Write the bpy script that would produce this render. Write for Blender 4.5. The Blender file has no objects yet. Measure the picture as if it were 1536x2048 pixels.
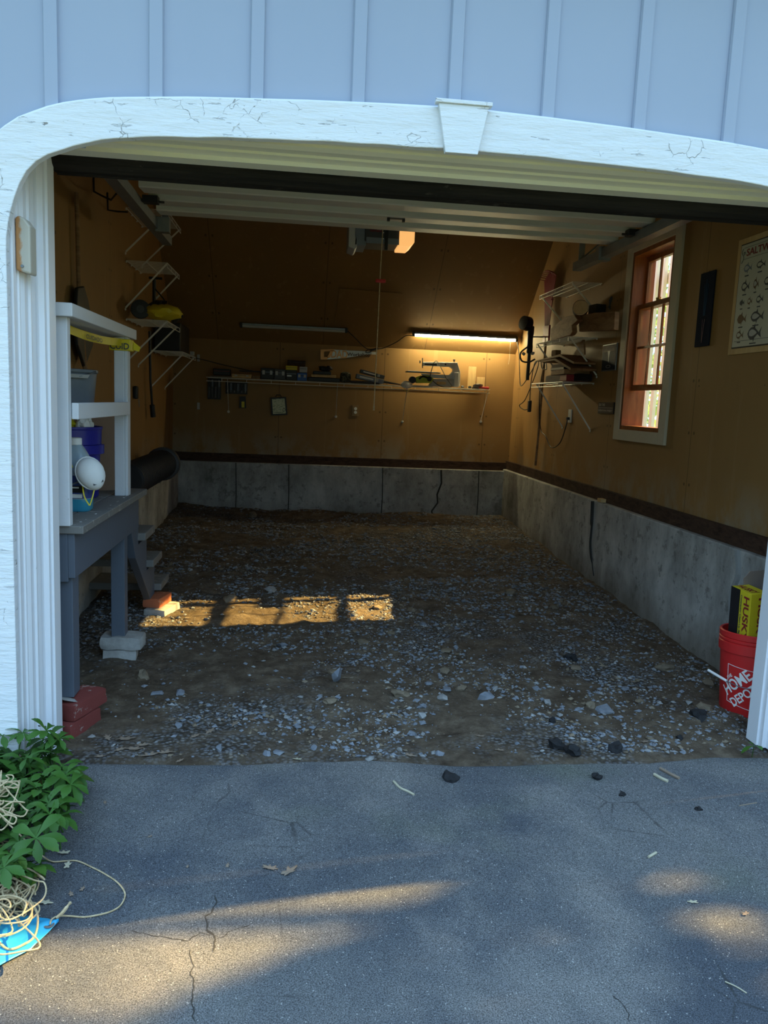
import bpy, bmesh, math, random
from mathutils import Vector, Matrix, noise
random.seed(7)
V = Vector
SC = bpy.context.scene
COL = SC.collection

# ------------------------------------------------------------------ camera
F_PX, PITCH, YAW, ROLL = 1559.0, .13916, .11398, .04215
CAM = V((0, 0, 1.3))
_fw = V((math.sin(YAW)*math.cos(PITCH), math.cos(YAW)*math.cos(PITCH), -math.sin(PITCH)))
_r = V((math.cos(YAW), -math.sin(YAW), 0)); _u = _r.cross(_fw)
_r2 = math.cos(ROLL)*_r + math.sin(ROLL)*_u
_u2 = -math.sin(ROLL)*_r + math.cos(ROLL)*_u
cd = bpy.data.cameras.new('camera'); cam = bpy.data.objects.new('camera', cd); COL.objects.link(cam)
cd.sensor_fit = 'VERTICAL'; cd.sensor_height = 36; cd.lens = F_PX/2048*36; cd.clip_start = .02; cd.clip_end = 200
cam.matrix_world = Matrix(((_r2.x, _u2.x, -_fw.x, CAM.x), (_r2.y, _u2.y, -_fw.y, CAM.y), (_r2.z, _u2.z, -_fw.z, CAM.z), (0, 0, 0, 1)))
SC.camera = cam

def at(px, py, ax, val):
    """a point of a real plane (ax = val) read off the photograph"""
    d = (px-768)/F_PX*_r2 - (py-1024)/F_PX*_u2 + _fw
    i = 'xyz'.index(ax)
    return CAM + d*((val-CAM[i])/d[i])

# ------------------------------------------------------------------ light
SUN_ENERGY, SUN_COL = 25.0, (1, .67, .22)
SKY_COL, SKY_STR = (.43, .69, 1.0), 3.2
SUN_TRAVEL = V((-1.39, -.205, -1))
w = bpy.data.worlds.new('sky'); SC.world = w; w.use_nodes = True
nt = w.node_tree; bg = nt.nodes['Background']
tc = nt.nodes.new('ShaderNodeTexCoord'); sx = nt.nodes.new('ShaderNodeSeparateXYZ'); cr = nt.nodes.new('ShaderNodeValToRGB')
nt.links.new(tc.outputs['Generated'], sx.inputs[0]); my = nt.nodes.new('ShaderNodeMath'); my.operation = 'MAXIMUM'; my.inputs[1].default_value = 0; nt.links.new(sx.outputs['Y'], my.inputs[0])
ma = nt.nodes.new('ShaderNodeMath'); ma.operation = 'MULTIPLY_ADD'; ma.inputs[1].default_value = .8; nt.links.new(my.outputs[0], ma.inputs[0]); nt.links.new(sx.outputs['Z'], ma.inputs[2]); nt.links.new(ma.outputs[0], cr.inputs[0]); nt.links.new(cr.outputs[0], bg.inputs[0])
cr.color_ramp.elements[0].position = .06; cr.color_ramp.elements[0].color = (.13, .19, .20, 1)      # woods across the road, open sky above them
cr.color_ramp.elements[1].position = .60; cr.color_ramp.elements[1].color = SKY_COL+(1,)
bg.inputs[1].default_value = SKY_STR
sd = bpy.data.lights.new('sun', 'SUN'); so = bpy.data.objects.new('sun', sd); COL.objects.link(so)
sd.energy = SUN_ENERGY; sd.color = SUN_COL; sd.angle = math.radians(.55)
so.location = (8, 3, 8); so.rotation_euler = SUN_TRAVEL.to_track_quat('-Z', 'Y').to_euler()
SC.view_settings.view_transform = 'Standard'; SC.view_settings.look = 'None'
SC.view_settings.exposure = 0.0; SC.view_settings.gamma = 1; SC.view_settings.use_curve_mapping = False

# ------------------------------------------------------------------ materials
class N:
    def __init__(s, name):
        s.m = bpy.data.materials.new(name); s.m.use_nodes = True; s.t = s.m.node_tree
        s.b = s.t.nodes['Principled BSDF']; s.tc = s.n('ShaderNodeTexCoord')
    def n(s, t, **k):
        o = s.t.nodes.new(t)
        for a, b in k.items(): setattr(o, a, b)
        return o
    def l(s, a, b): s.t.links.new(a, b)
    def mp(s, sc=(1, 1, 1), loc=(0, 0, 0)):
        m = s.n('ShaderNodeMapping'); s.l(s.tc.outputs['Object'], m.inputs[0])
        m.inputs['Scale'].default_value = sc; m.inputs['Location'].default_value = loc; return m.outputs[0]
    def noise(s, scale, sc=(1, 1, 1), det=5, rough=.6, loc=(0, 0, 0), dist=0):
        o = s.n('ShaderNodeTexNoise'); s.l(s.mp(sc, loc), o.inputs[0]); o.inputs['Scale'].default_value = scale
        o.inputs['Detail'].default_value = det; o.inputs['Roughness'].default_value = rough; o.inputs['Distortion'].default_value = dist
        return o.outputs[0]
    def vor(s, scale, sc=(1, 1, 1), feat='F1', out='Distance'):
        o = s.n('ShaderNodeTexVoronoi', feature=feat); s.l(s.mp(sc), o.inputs[0]); o.inputs['Scale'].default_value = scale
        return o.outputs[out]
    def ramp(s, x, stops):
        r = s.n('ShaderNodeValToRGB'); s.l(x, r.inputs[0]); e = r.color_ramp.elements
        while len(e) < len(stops): e.new(.5)
        for q, (p, c) in zip(e, stops):
            q.position = p; q.color = (c, c, c, 1) if isinstance(c, (int, float)) else tuple(c)+(1,)
        return r.outputs[0]
    def mix(s, f, a, b, mode='MIX'):
        m = s.n('ShaderNodeMix', data_type='RGBA', blend_type=mode)
        for v, i in ((f, 0), (a, 6), (b, 7)):
            if isinstance(v, (int, float)): m.inputs[i].default_value = v if i == 0 else (v, v, v, 1)
            elif isinstance(v, tuple): m.inputs[i].default_value = v+(1,)
            else: s.l(v, m.inputs[i])
        return m.outputs[2]
    def math(s, op, a, b=0.0):
        m = s.n('ShaderNodeMath', operation=op)
        for v, i in ((a, 0), (b, 1)):
            if isinstance(v, (int, float)): m.inputs[i].default_value = v
            else: s.l(v, m.inputs[i])
        return m.outputs[0]
    def bump(s, h, st=.3, d=.01):
        b = s.n('ShaderNodeBump'); b.inputs['Strength'].default_value = st; b.inputs['Distance'].default_value = d
        s.l(h, b.inputs['Height']); s.l(b.outputs[0], s.b.inputs['Normal'])
    def done(s, col, rough=.6, metal=0, spec=.5):
        if isinstance(col, tuple): s.b.inputs['Base Color'].default_value = col+(1,)
        else: s.l(col, s.b.inputs['Base Color'])
        if isinstance(rough, (int, float)): s.b.inputs['Roughness'].default_value = rough
        else: s.l(rough, s.b.inputs['Roughness'])
        s.b.inputs['Metallic'].default_value = metal; s.b.inputs['Specular IOR Level'].default_value = spec
        return s.m
def sc3(c, k): return tuple(min(1, x*k) for x in c)
def plain(name, c, rough=.55, metal=0, var=.18, scale=14, bump=.1, spec=.4):
    n = N(name); z = n.noise(scale); col = n.mix(z, sc3(c, 1-var), sc3(c, 1+var))
    if bump: n.bump(n.noise(scale*4), bump, .004)
    return n.done(col, rough, metal, spec)
def paint(name, c, under, chip=.62, rough=.6, scale=9, sc=(1, 1, 1)):
    n = N(name); z = n.noise(3); base = n.mix(z, sc3(c, .9), sc3(c, 1.06))
    f = n.ramp(n.noise(scale, sc, 8, .7), [(chip, 0), (chip+.015, 1)])
    n.bump(n.mix(f, n.noise(40), 0.0), .25, .004)
    return n.done(n.mix(f, base, under), rough, 0, .3)
def wood(name, a, b, sc=(1, 14, 14), rough=.65, scale=3):
    n = N(name); z = n.noise(scale, sc, 6, .65, dist=.6); n.bump(z, .2, .003)
    return n.done(n.ramp(z, [(.3, a), (.7, b)]), rough, 0, .25)
def emit(name, c, st):
    n = N(name); n.b.inputs['Emission Color'].default_value = c+(1,); n.b.inputs['Emission Strength'].default_value = st
    return n.done(c, .5)

MT = {}
# siding vinyl
n = N('blue_grey_siding'); n.bump(n.noise(60, (1, 1, .15)), .06, .002)
MT['siding'] = n.done(n.mix(n.noise(1.3, (1, 1, .4)), (.33, .385, .50), (.385, .44, .555)), .55, 0, .3)
# peeling white paint: cracks + chips
n = N('peeling_white_paint')
nz = n.n('ShaderNodeTexNoise'); n.l(n.mp(), nz.inputs[0]); nz.inputs['Scale'].default_value = 9; nz.inputs['Detail'].default_value = 5
vm = n.n('ShaderNodeVectorMath', operation='MULTIPLY_ADD'); n.l(nz.outputs['Color'], vm.inputs[0]); vm.inputs[1].default_value = (.16, .16, .10); n.l(n.mp((1, 1, 1.7)), vm.inputs[2])
vz = n.n('ShaderNodeTexVoronoi', feature='DISTANCE_TO_EDGE'); n.l(vm.outputs[0], vz.inputs[0]); vz.inputs['Scale'].default_value = 11; cz = vz.outputs['Distance']
wob = n.noise(14, (1, 1, 1), 5, .75)
crack = n.ramp(n.math('ADD', cz, n.math('MULTIPLY', n.math('SUBTRACT', wob, .5), .08)), [(.002, .85), (.009, 0)])
mask = n.ramp(n.noise(3.2, (1, 1, 1), 5, .7, (3, 1, 2)), [(.53, 0), (.58, .8)])
lines = n.ramp(n.noise(7, (1, 1, 7), 5, .7, (1, 0, 4)), [(.64, 0), (.66, 1)])
chips = n.ramp(n.noise(11, (.6, 1, 1.8), 5, .6, (6, 2, 1)), [(.69, 0), (.70, 1)])
f = n.math('MAXIMUM', n.math('MULTIPLY', crack, mask), n.math('MAXIMUM', n.math('MULTIPLY', lines, .35), chips))
base = n.mix(n.noise(2.5, (.5, 1, 3)), (.68, .72, .76), (.80, .82, .84))
n.bump(n.math('SUBTRACT', n.math('MULTIPLY', n.noise(14, (.5, 1, 2.5), 6, .65), .9), f), .8, .008)
MT['trim'] = n.done(n.mix(f, base, (.28, .27, .25)), .5, 0, .35)
n = N('white_moulding_paint'); n.bump(n.noise(30, (1, 1, .3)), .1, .002)
ch = n.ramp(n.noise(16, (1, 1, .5), 6, .7), [(.70, 0), (.71, 1)])
MT['mould'] = n.done(n.mix(ch, n.mix(n.noise(2), (.74, .76, .80), (.84, .85, .88)), (.35, .33, .3)), .45, 0, .35)
n = N('yellowed_cream_paint'); MT['cream'] = n.done(n.mix(n.noise(4, (.3, 3, 3)), (.62, .60, .48), (.74, .72, .60)), .5)
n = N('dark_dusty_beam'); z = n.noise(5, (.4, 6, 6), 8, .7); n.bump(z, .5, .01)
MT['beam'] = n.done(n.mix(n.ramp(n.noise(14, (.5, 1, 1), 6, .7, (2, 2, 2)), [(.6, 0), (.75, 1)]), n.ramp(z, [(.3, (.006, .006, .006)), (.7, (.028, .024, .020))]), (.13, .12, .10)), .85, 0, .15)
# interior hardboard wall
def wallmat(name, seams_axis, seam0, pitch, tone=1.0):
    n = N(name)
    sep = n.n('ShaderNodeSeparateXYZ'); n.l(n.tc.outputs['Object'], sep.inputs[0])
    big = n.noise(1.4, (1, 1, .5), 4); col = n.mix(big, sc3((.222, .120, .038), tone), sc3((.32, .180, .064), tone))
    blot = n.ramp(n.noise(3.5, (1, 1, .7), 7, .7, (4, 4, 4)), [(.52, 0), (.72, 1)])
    col = n.mix(n.math('MULTIPLY', blot, .35), col, (.20, .115, .045))
    # water stains near the sill
    low = n.ramp(sep.outputs['Z'], [(.72, 1), (1.25, 0)])
    st = n.ramp(n.noise(4.5, (1, 1, .6), 6, .65, (9, 9, 0)), [(.45, 0), (.6, 1)])
    col = n.mix(n.math('MULTIPLY', n.math('MULTIPLY', low, st), .6), col, (.33, .30, .23))
    # drips
    dr = n.ramp(n.noise(16, (1, 1, .07), 3, .5, (2, 2, 2)), [(.62, 0), (.68, 1)])
    col = n.mix(n.math('MULTIPLY', dr, .10), col, (.45, .30, .16))
    # seams and screw heads
    u = sep.outputs[seams_axis]
    m = n.math('ABSOLUTE', n.math('SUBTRACT', n.math('PINGPONG', n.math('SUBTRACT', u, seam0), pitch/2), 0))
    sm = n.ramp(m, [(.0025, 1), (.004, 0)])
    near = n.ramp(n.math('ABSOLUTE', n.math('SUBTRACT', m, .03)), [(.006, 1), (.010, 0)])
    dots = n.ramp(n.math('PINGPONG', sep.outputs['Z'], .15), [(.006, 1), (.010, 0)])
    f = n.math('MAXIMUM', n.math('MULTIPLY', sm, .8), n.math('MULTIPLY', n.math('MULTIPLY', near, dots), .7))
    spots = n.ramp(n.vor(3.1), [(.012, 1), (.02, 0)])
    f = n.math('MAXIMUM', f, n.math('MULTIPLY', spots, .8))
    col = n.mix(f, col, (.03, .018, .008))
    n.bump(n.noise(25), .12, .003)
    return n.done(col, .62, 0, .3)
MT['wall_b'] = wallmat('brown_wallboard_back', 'X', -.2, 1.08)
MT['wall_sl'] = wallmat('brown_wallboard_slope', 'X', .235, 1.06, .8)  # same board, darker: shade put into its tone
MT['wall_s'] = wallmat('brown_wallboard_side', 'Y', 3.1, 1.22, 1.1)  # same board, lighter: light from the opening put into its tone
# concrete foundation
n = N('stained_concrete'); z = n.noise(3, (1, 1, .6), 8, .7)
sep = n.n('ShaderNodeSeparateXYZ'); n.l(n.tc.outputs['Object'], sep.inputs[0])
col = n.ramp(z, [(.30, (.15, .145, .13)), (.50, (.36, .35, .33)), (.68, (.56, .55, .52))])
stk = n.ramp(n.noise(22, (1, 1, .09), 5, .6), [(.5, 0), (.75, 1)])
col = n.mix(n.math('MULTIPLY', stk, .35), col, (.46, .45, .42))
dk = n.ramp(n.noise(13, (1, 1, 1), 6, .75, (5, 5, 5)), [(.56, 0), (.62, 1)])
col = n.mix(n.math('MULTIPLY', dk, .6), col, (.13, .125, .11))
lo = n.ramp(n.math('ADD', sep.outputs['Z'], n.math('MULTIPLY', n.noise(3), .25)), [(.17, 1), (.38, 0)])
col = n.mix(n.math('MULTIPLY', lo, .65), col, (.15, .12, .085))
n.bump(n.noise(14, (1, 1, 1), 8, .75), .35, .012)
MT['concrete'] = n.done(col, .85, 0, .2)
MT['joint'] = plain('dark_joint_grime', (.035, .033, .030), .9)
MT['mortar'] = plain('grey_mortar_smear', (.27, .27, .26), .9)
MT['sill'] = wood('dark_rotten_sill', (.022, .011, .008), (.085, .045, .028), (4, 4, 12), .8)
# asphalt
n = N('worn_asphalt'); z = n.noise(1.1, (1, 1, 1), 5)
col = n.ramp(z, [(.38, (.075, .084, .100)), (.60, (.160, .160, .158))])
dust = n.ramp(n.noise(2.3, (1, .8, 1), 6, .6, (5, 3, 1)), [(.50, 0), (.70, 1)])
col = n.mix(n.math('MULTIPLY', dust, .6), col, (.27, .255, .235))
moss = n.ramp(n.noise(1.6, (1, 1, 1), 4, .5, (8, 1, 5)), [(.56, 0), (.72, 1)])
col = n.mix(n.math('MULTIPLY', moss, .45), col, (.125, .145, .09))
sepa = n.n('ShaderNodeSeparateXYZ'); n.l(n.tc.outputs['Object'], sepa.inputs[0])
edge = n.ramp(n.math('ADD', sepa.outputs['Y'], n.math('MULTIPLY', n.noise(3), .4)), [(0, 0), (1, 0)])
ag = n.ramp(n.noise(300, (1, 1, 1), 4, .85), [(.38, .22), (.62, 1.85)])
col = n.mix(1.0, col, ag, 'MULTIPLY')
sp = n.ramp(n.vor(120), [(.16, 1), (.24, 0)])
spm = n.ramp(n.noise(55, (1, 1, 1), 2), [(.55, 0), (.60, 1)])
col = n.mix(n.math('MULTIPLY', sp, spm), col, (.50, .49, .46))
# crack field around the sunny patch
ck = n.ramp(n.math('ADD', n.vor(5.5, (1, 1, 1), 'DISTANCE_TO_EDGE'), n.math('MULTIPLY', n.math('SUBTRACT', n.noise(16), .5), .09)), [(.006, 1), (.02, 0)])
cm = n.ramp(n.noise(1.3, (1, 1, 1), 3, .5, (.6, 6.2, 3)), [(.58, 0), (.66, 1)])
col = n.mix(n.math('MULTIPLY', ck, cm), col, (.03, .03, .028))
n.bump(n.noise(230, (1, 1, 1), 5, .85), 1.0, .004)
MT['asphalt'] = n.done(col, .82, 0, .3)
# dirt and gravel floor
n = N('dirt_and_crushed_gravel')
v1 = n.n('ShaderNodeTexVoronoi'); n.l(n.mp((1, 1, 1)), v1.inputs[0]); v1.inputs['Scale'].default_value = 62
stone = n.ramp(v1.outputs['Color'], [(.1, (.085, .092, .105)), (.5, (.15, .16, .18)), (.85, (.24, .24, .235)), (.95, (.30, .26, .20))])
stone = n.mix(n.ramp(v1.outputs['Distance'], [(.3, 0), (.6, 1)]), stone, (.035, .03, .024))
dirt = n.ramp(n.noise(9, (1, 1, 1), 8, .75), [(.32, (.055, .037, .024)), (.52, (.135, .100, .068)), (.75, (.27, .215, .155))])
cl = n.math('ADD', n.math('MULTIPLY', n.noise(1.25, (1, 1.1, 1), 5, .6, (3, 7, 0)), .7), n.math('MULTIPLY', n.noise(7, (1, 1, 1), 4), .3))
gm = n.ramp(cl, [(.50, 0), (.60, .75)])
col = n.mix(gm, dirt, stone)
wet = n.ramp(n.noise(1.7, (1, 1.3, 1), 3, .5, (1, 2, 9)), [(.6, 0), (.72, 1)])
col = n.mix(n.math('MULTIPLY', wet, .5), col, (.045, .027, .014))
fl = n.ramp(n.vor(70), [(.10, 1), (.16, 0)])
col = n.mix(n.math('MULTIPLY', fl, n.ramp(n.noise(30, (1, 1, 1), 2, .5, (2, 1, 0)), [(.57, 0), (.63, .75)])), col, (.33, .33, .31))
n.bump(n.mix(gm, n.noise(38, (1, 1, 1), 8, .75), n.math('SUBTRACT', 1.0, v1.outputs['Distance'])), .9, .02)
MT['ground'] = n.done(col, .9, 0, .2)
def rockmat(name, a, b):
    n = N(name); z = n.noise(11, (1, 1, 1), 7, .7); n.bump(z, .5, .01); return n.done(n.ramp(z, [(.3, a), (.7, b)]), .8, 0, .25)
MT['rock'] = rockmat('blue_grey_crushed_stone', (.10, .115, .14), (.25, .265, .29))
MT['rock2'] = rockmat('pale_grey_stone', (.17, .17, .17), (.36, .36, .35))
MT['rock3'] = rockmat('tan_stone', (.10, .078, .052), (.26, .205, .145))
MT['rockd'] = rockmat('black_asphalt_lump', (.008, .008, .009), (.028, .028, .03))
MT['brick'] = paint('red_brick', (.20, .045, .038), (.33, .25, .22), .60, .8, 12)
MT['brick_o'] = paint('orange_brick', (.42, .13, .06), (.45, .30, .22), .60, .8, 12)
MT['block'] = rockmat('pale_block_stone', (.26, .25, .23), (.46, .45, .43))
MT['porch'] = paint('grey_porch_paint', (.098, .118, .152), (.42, .44, .46), .70, .6, 14, (1, 1, 1))
MT['tread'] = paint('worn_grey_tread', (.17, .165, .155), (.40, .38, .34), .60, .7, 12, (1, 3, 1))
MT['rail'] = paint('dirty_white_rail_paint', (.62, .64, .67), (.22, .20, .18), .70, .6, 12)
MT['white_metal'] = plain('white_coated_wire', (.66, .63, .57), .4, 0, .08)
MT['door'] = plain('white_door_panel', (.52, .52, .46), .5, 0, .1, 5)
MT['galv'] = plain('galvanised_steel', (.22, .24, .26), .45, .7, .25, 20)
MT['black'] = plain('black_plastic', (.012, .012, .014), .5, 0, .3)
MT['dark'] = plain('dark_grey_plastic', (.05, .052, .058), .5, 0, .25)
MT['grey'] = plain('grey_plastic', (.17, .20, .24), .5, 0, .15)
MT['lgrey'] = plain('light_grey_plastic', (.42, .42, .41), .5, 0, .1)
MT['yellow'] = plain('yellow_plastic', (.62, .50, .02), .5, 0, .12)
MT['lime'] = plain('lime_green_plastic', (.50, .58, .04), .5, 0, .12)
MT['red'] = plain('red_plastic', (.45, .02, .02), .5, 0, .12)
MT['crimson'] = plain('dark_red_plastic', (.20, .012, .02), .55, 0, .12)
MT['white'] = plain('white_plastic', (.76, .76, .74), .5, 0, .06)
MT['blue'] = plain('navy_blue_plastic', (.022, .022, .26), .35, 0, .15)
MT['bluelid'] = plain('bright_blue_card', (.03, .12, .42), .5)
MT['card'] = plain('brown_cardboard', (.34, .22, .15), .85, 0, .1)
MT['kraft'] = plain('grey_brown_card', (.26, .21, .18), .85, 0, .1)
MT['winwood'] = wood('varnished_window_wood', (.17, .052, .015), (.34, .12, .036), (8, 8, 1), .35)
MT['wincase'] = plain('tan_window_casing', (.52, .46, .34), .6, 0, .08)
MT['pine'] = wood('pine_board', (.50, .31, .13), (.66, .46, .22), (6, 6, 1), .6)
MT['oldwood'] = wood('weathered_brown_board', (.16, .085, .04), (.34, .20, .10), (2, 2, 8), .75)
MT['bark'] = wood('bark', (.05, .035, .02), (.14, .10, .06), (6, 6, 1), .9)
MT['logend'] = wood('cut_log_end', (.50, .33, .17), (.66, .46, .25), (4, 4, 4), .8)
MT['twine'] = wood('sisal_twine', (.34, .25, .13), (.60, .48, .30), (20, 20, 20), .85)
MT['leaf'] = None
n = N('glossy_green_leaf'); MT['leaf'] = n.done(n.mix(n.noise(9), (.020, .062, .010), (.050, .135, .018)), .5, 0, .25)
n = N('tree_leaf'); MT['tleaf'] = n.done(n.mix(n.noise(3), (.05, .13, .02), (.12, .26, .04)), .5)
n = N('backlit_shrub_leaf'); MT['shleaf'] = n.done(n.mix(n.noise(3), (.16, .26, .07), (.34, .44, .16)), .5)      # thin leaves let sunlight through
tl = n.n('ShaderNodeBsdfTranslucent'); tl.inputs[0].default_value = (.45, .60, .22, 1); mx = n.n('ShaderNodeMixShader'); mx.inputs[0].default_value = .5
n.l(n.b.outputs[0], mx.inputs[1]); n.l(tl.outputs[0], mx.inputs[2]); n.l(mx.outputs[0], n.t.nodes['Material Output'].inputs[0])
MT['deadleaf'] = plain('dry_brown_leaf', (.22, .165, .12), .8, 0, .3, 30)
MT['paleleaf'] = plain('pale_dry_leaf', (.42, .38, .27), .8, 0, .25, 30)
n = N('blue_tarp'); z = n.vor(260); n.bump(n.noise(9, (1, 1, 1), 5), .35, .01); MT['tarp'] = n.done(n.mix(n.noise(5), (.02, .27, .52), (.04, .40, .66)), .35, 0, .5)
MT['mask'] = plain('white_mask_fabric', (.70, .71, .70), .8, 0, .05, 30)
MT['elastic'] = plain('yellow_elastic', (.72, .62, .06), .6)
n = N('clear_bottle_plastic'); n.b.inputs['Transmission Weight'].default_value = .35; MT['clear'] = n.done((.45, .58, .66), .2)
n = N('blue_washer_fluid'); MT['fluid'] = n.done((.04, .27, .40), .15)
MT['label'] = plain('dark_blue_label', (.03, .06, .25), .4, 0, .7, 60, 0)
MT['brass'] = plain('brass', (.5, .36, .12), .35, .9)
MT['copper'] = plain('copper_saw_handle', (.40, .17, .05), .3, .5, .3)
MT['steel'] = plain('steel_blade', (.30, .27, .24), .3, .8, .2)
MT['bucket'] = plain('scuffed_red_bucket', (.56, .022, .022), .42, 0, .16, 9)
MT['poster'] = plain('cream_poster_metal', (.50, .49, .40), .45, 0, .05)
MT['ink'] = plain('faded_dark_ink', (.06, .065, .07), .6)
MT['inkr'] = plain('maroon_ink', (.22, .02, .02), .6)
MT['inkb'] = plain('brown_ink', (.16, .09, .045), .6)
MT['navyinset'] = plain('dark_navy_print', (.010, .016, .032), .8, spec=.1)
MT['bluemark'] = plain('faint_blue_print', (.03, .07, .13), .8, spec=.1)
MT['violetmark'] = plain('faint_mauve_print', (.09, .03, .06), .4)
MT['photo'] = plain('dark_photo_print', (.030, .034, .044), .6, 0, .8, 9, 0, .15)
MT['photohi'] = plain('grey_cloud_print', (.15, .13, .12), .6, 0, .5, 20, 0, .15)
MT['blade'] = plain('dull_shovel_steel', (.03, .03, .032), .5, .5)
MT['lens'] = emit('glowing_amber_lens', (1, .50, .16), .9)
MT['led'] = emit('lit_led_tube', (1.0, .90, .50), 105)
n = N('window_glass'); MT['glass'] = n.done((.8, .82, .78), .05, 0, .5)      # thin dusty pane: clear glass with a film of reflection
tr = n.n('ShaderNodeBsdfTransparent'); tr.inputs[0].default_value = (.98, .99, .97, 1); mx = n.n('ShaderNodeMixShader'); mx.inputs[0].default_value = .07
n.l(tr.outputs[0], mx.inputs[1]); n.l(n.b.outputs[0], mx.inputs[2]); n.l(mx.outputs[0], n.t.nodes['Material Output'].inputs[0])
MT['fence'] = plain('pale_green_grey_fence', (.40, .42, .37), .5, 0, .1)
MT['whitefence'] = plain('white_vinyl_slat', (.80, .82, .74), .5, 0, .05)
MT['paintdots'] = MT['rail']

# ------------------------------------------------------------------ mesh building
class MB:
    def __init__(s): s.v = []; s.f = []; s.M = Matrix.Identity(4)
    def add(s, vs, fs):
        k = len(s.v); s.v += [s.M @ V(p) for p in vs]; s.f += [tuple(i+k for i in f) for f in fs]; return s
    def box(s, a, b):
        x0, y0, z0 = a; x1, y1, z1 = b
        return s.add([(x0, y0, z0), (x1, y0, z0), (x1, y1, z0), (x0, y1, z0), (x0, y0, z1), (x1, y0, z1), (x1, y1, z1), (x0, y1, z1)],
                     [(0, 3, 2, 1), (4, 5, 6, 7), (0, 1, 5, 4), (1, 2, 6, 5), (2, 3, 7, 6), (3, 0, 4, 7)])
    def bar(s, a, b, w_, h_, up=(0, 0, 1)):
        a = V(a); b = V(b); d = (b-a).normalized(); r = d.cross(V(up)).normalized(); u = r.cross(d)
        q = [(-1, -1), (1, -1), (1, 1), (-1, 1)]
        return s.add([p+r*(i*w_/2)+u*(j*h_/2) for p in (a, b) for i, j in q], [(0, 1, 2, 3), (7, 6, 5, 4), (0, 4, 5, 1), (1, 5, 6, 2), (2, 6, 7, 3), (3, 7, 4, 0)])
    def tube(s, pts, r, seg=8, cap=True):
        pts = [V(p) for p in pts]; k = len(pts); rr = r if isinstance(r, (list, tuple)) else [r]*k
        vs = []; pr = None
        for i, p in enumerate(pts):
            d = (pts[min(i+1, k-1)]-pts[max(i-1, 0)]).normalized()
            if pr is None: pr = d.orthogonal().normalized()
            pr = (pr-d*pr.dot(d)); pr = pr.normalized() if pr.length > 1e-6 else d.orthogonal().normalized()
            q = d.cross(pr)
            for j in range(seg):
                t = 2*math.pi*j/seg; vs.append(p+(pr*math.cos(t)+q*math.sin(t))*rr[i])
        fs = [(i*seg+j, i*seg+(j+1) % seg, (i+1)*seg+(j+1) % seg, (i+1)*seg+j) for i in range(k-1) for j in range(seg)]
        if cap: fs += [tuple(range(seg-1, -1, -1)), tuple((k-1)*seg+j for j in range(seg))]
        return s.add(vs, fs)
    def lathe(s, prof, c=(0, 0, 0), seg=28, axis=(0, 0, 1), cap=True):
        c = V(c); R = V((0, 0, 1)).rotation_difference(V(axis)).to_matrix()
        vs = [c+R @ V((r*math.cos(2*math.pi*j/seg), r*math.sin(2*math.pi*j/seg), z)) for r, z in prof for j in range(seg)]
        k = len(prof)
        fs = [(i*seg+j, i*seg+(j+1) % seg, (i+1)*seg+(j+1) % seg, (i+1)*seg+j) for i in range(k-1) for j in range(seg)]
        if cap: fs += [tuple(range(seg-1, -1, -1)), tuple((k-1)*seg+j for j in range(seg))]
        return s.add(vs, fs)
    def prism(s, pts, o, u, v_, n_, t):
        """outline pts (a,b) in the frame o,u,v extruded by t along n"""
        o, u, v_, n_ = V(o), V(u), V(v_), V(n_); k = len(pts)
        vs = [o+u*a+v_*b for a, b in pts]+[o+u*a+v_*b+n_*t for a, b in pts]
        fs = [tuple(range(k-1, -1, -1)), tuple(range(k, 2*k))]+[(i, (i+1) % k, k+(i+1) % k, k+i) for i in range(k)]
        return s.add(vs, fs)
    def rock(s, c, r, sub=1, flat=.6, seed=0, rough=.28):
        b = bmesh.new(); bmesh.ops.create_icosphere(b, subdivisions=sub, radius=1)
        rnd = random.Random(seed); off = V((rnd.random()*50, rnd.random()*50, rnd.random()*50))
        sx_, sy_ = .75+rnd.random()*.5, .75+rnd.random()*.5
        R = Matrix.Rotation(rnd.random()*6.28, 3, 'Z') @ Matrix.Rotation(rnd.uniform(-.4, .4), 3, 'X')
        vs = []
        for q in b.verts:
            d = q.co*(1+rough*1.6*noise.noise(q.co*1.4+off)+rough*.5*(rnd.random()-.5)); vs.append(V(c)+R @ V((d.x*r*sx_, d.y*r*sy_, d.z*r*flat)))
        fs = [tuple(v.index for v in f.verts) for f in b.faces]; b.free()
        return s.add(vs, fs)
    def hull(s, c, r, flat=.6, seed=0):
        rnd = random.Random(seed); b = bmesh.new(); R = Matrix.Rotation(rnd.random()*6.28, 3, 'Z') @ Matrix.Rotation(rnd.uniform(-.35, .35), 3, 'X'); ex = rnd.uniform(.65, .95)
        for _ in range(15):
            d = V((rnd.gauss(0, 1), rnd.gauss(0, 1), rnd.gauss(0, 1))).normalized()*rnd.uniform(.75, 1.1); b.verts.new(R @ V((d.x*r, d.y*r*ex, d.z*r*flat)))
        g = bmesh.ops.convex_hull(b, input=b.verts[:]); bmesh.ops.delete(b, geom=[v for v in b.verts if not v.link_faces], context='VERTS'); b.verts.index_update()
        vs = [V(c)+v.co for v in b.verts]; fs = [tuple(v.index for v in f.verts) for f in b.faces]; b.free()
        return s.add(vs, fs)
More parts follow.
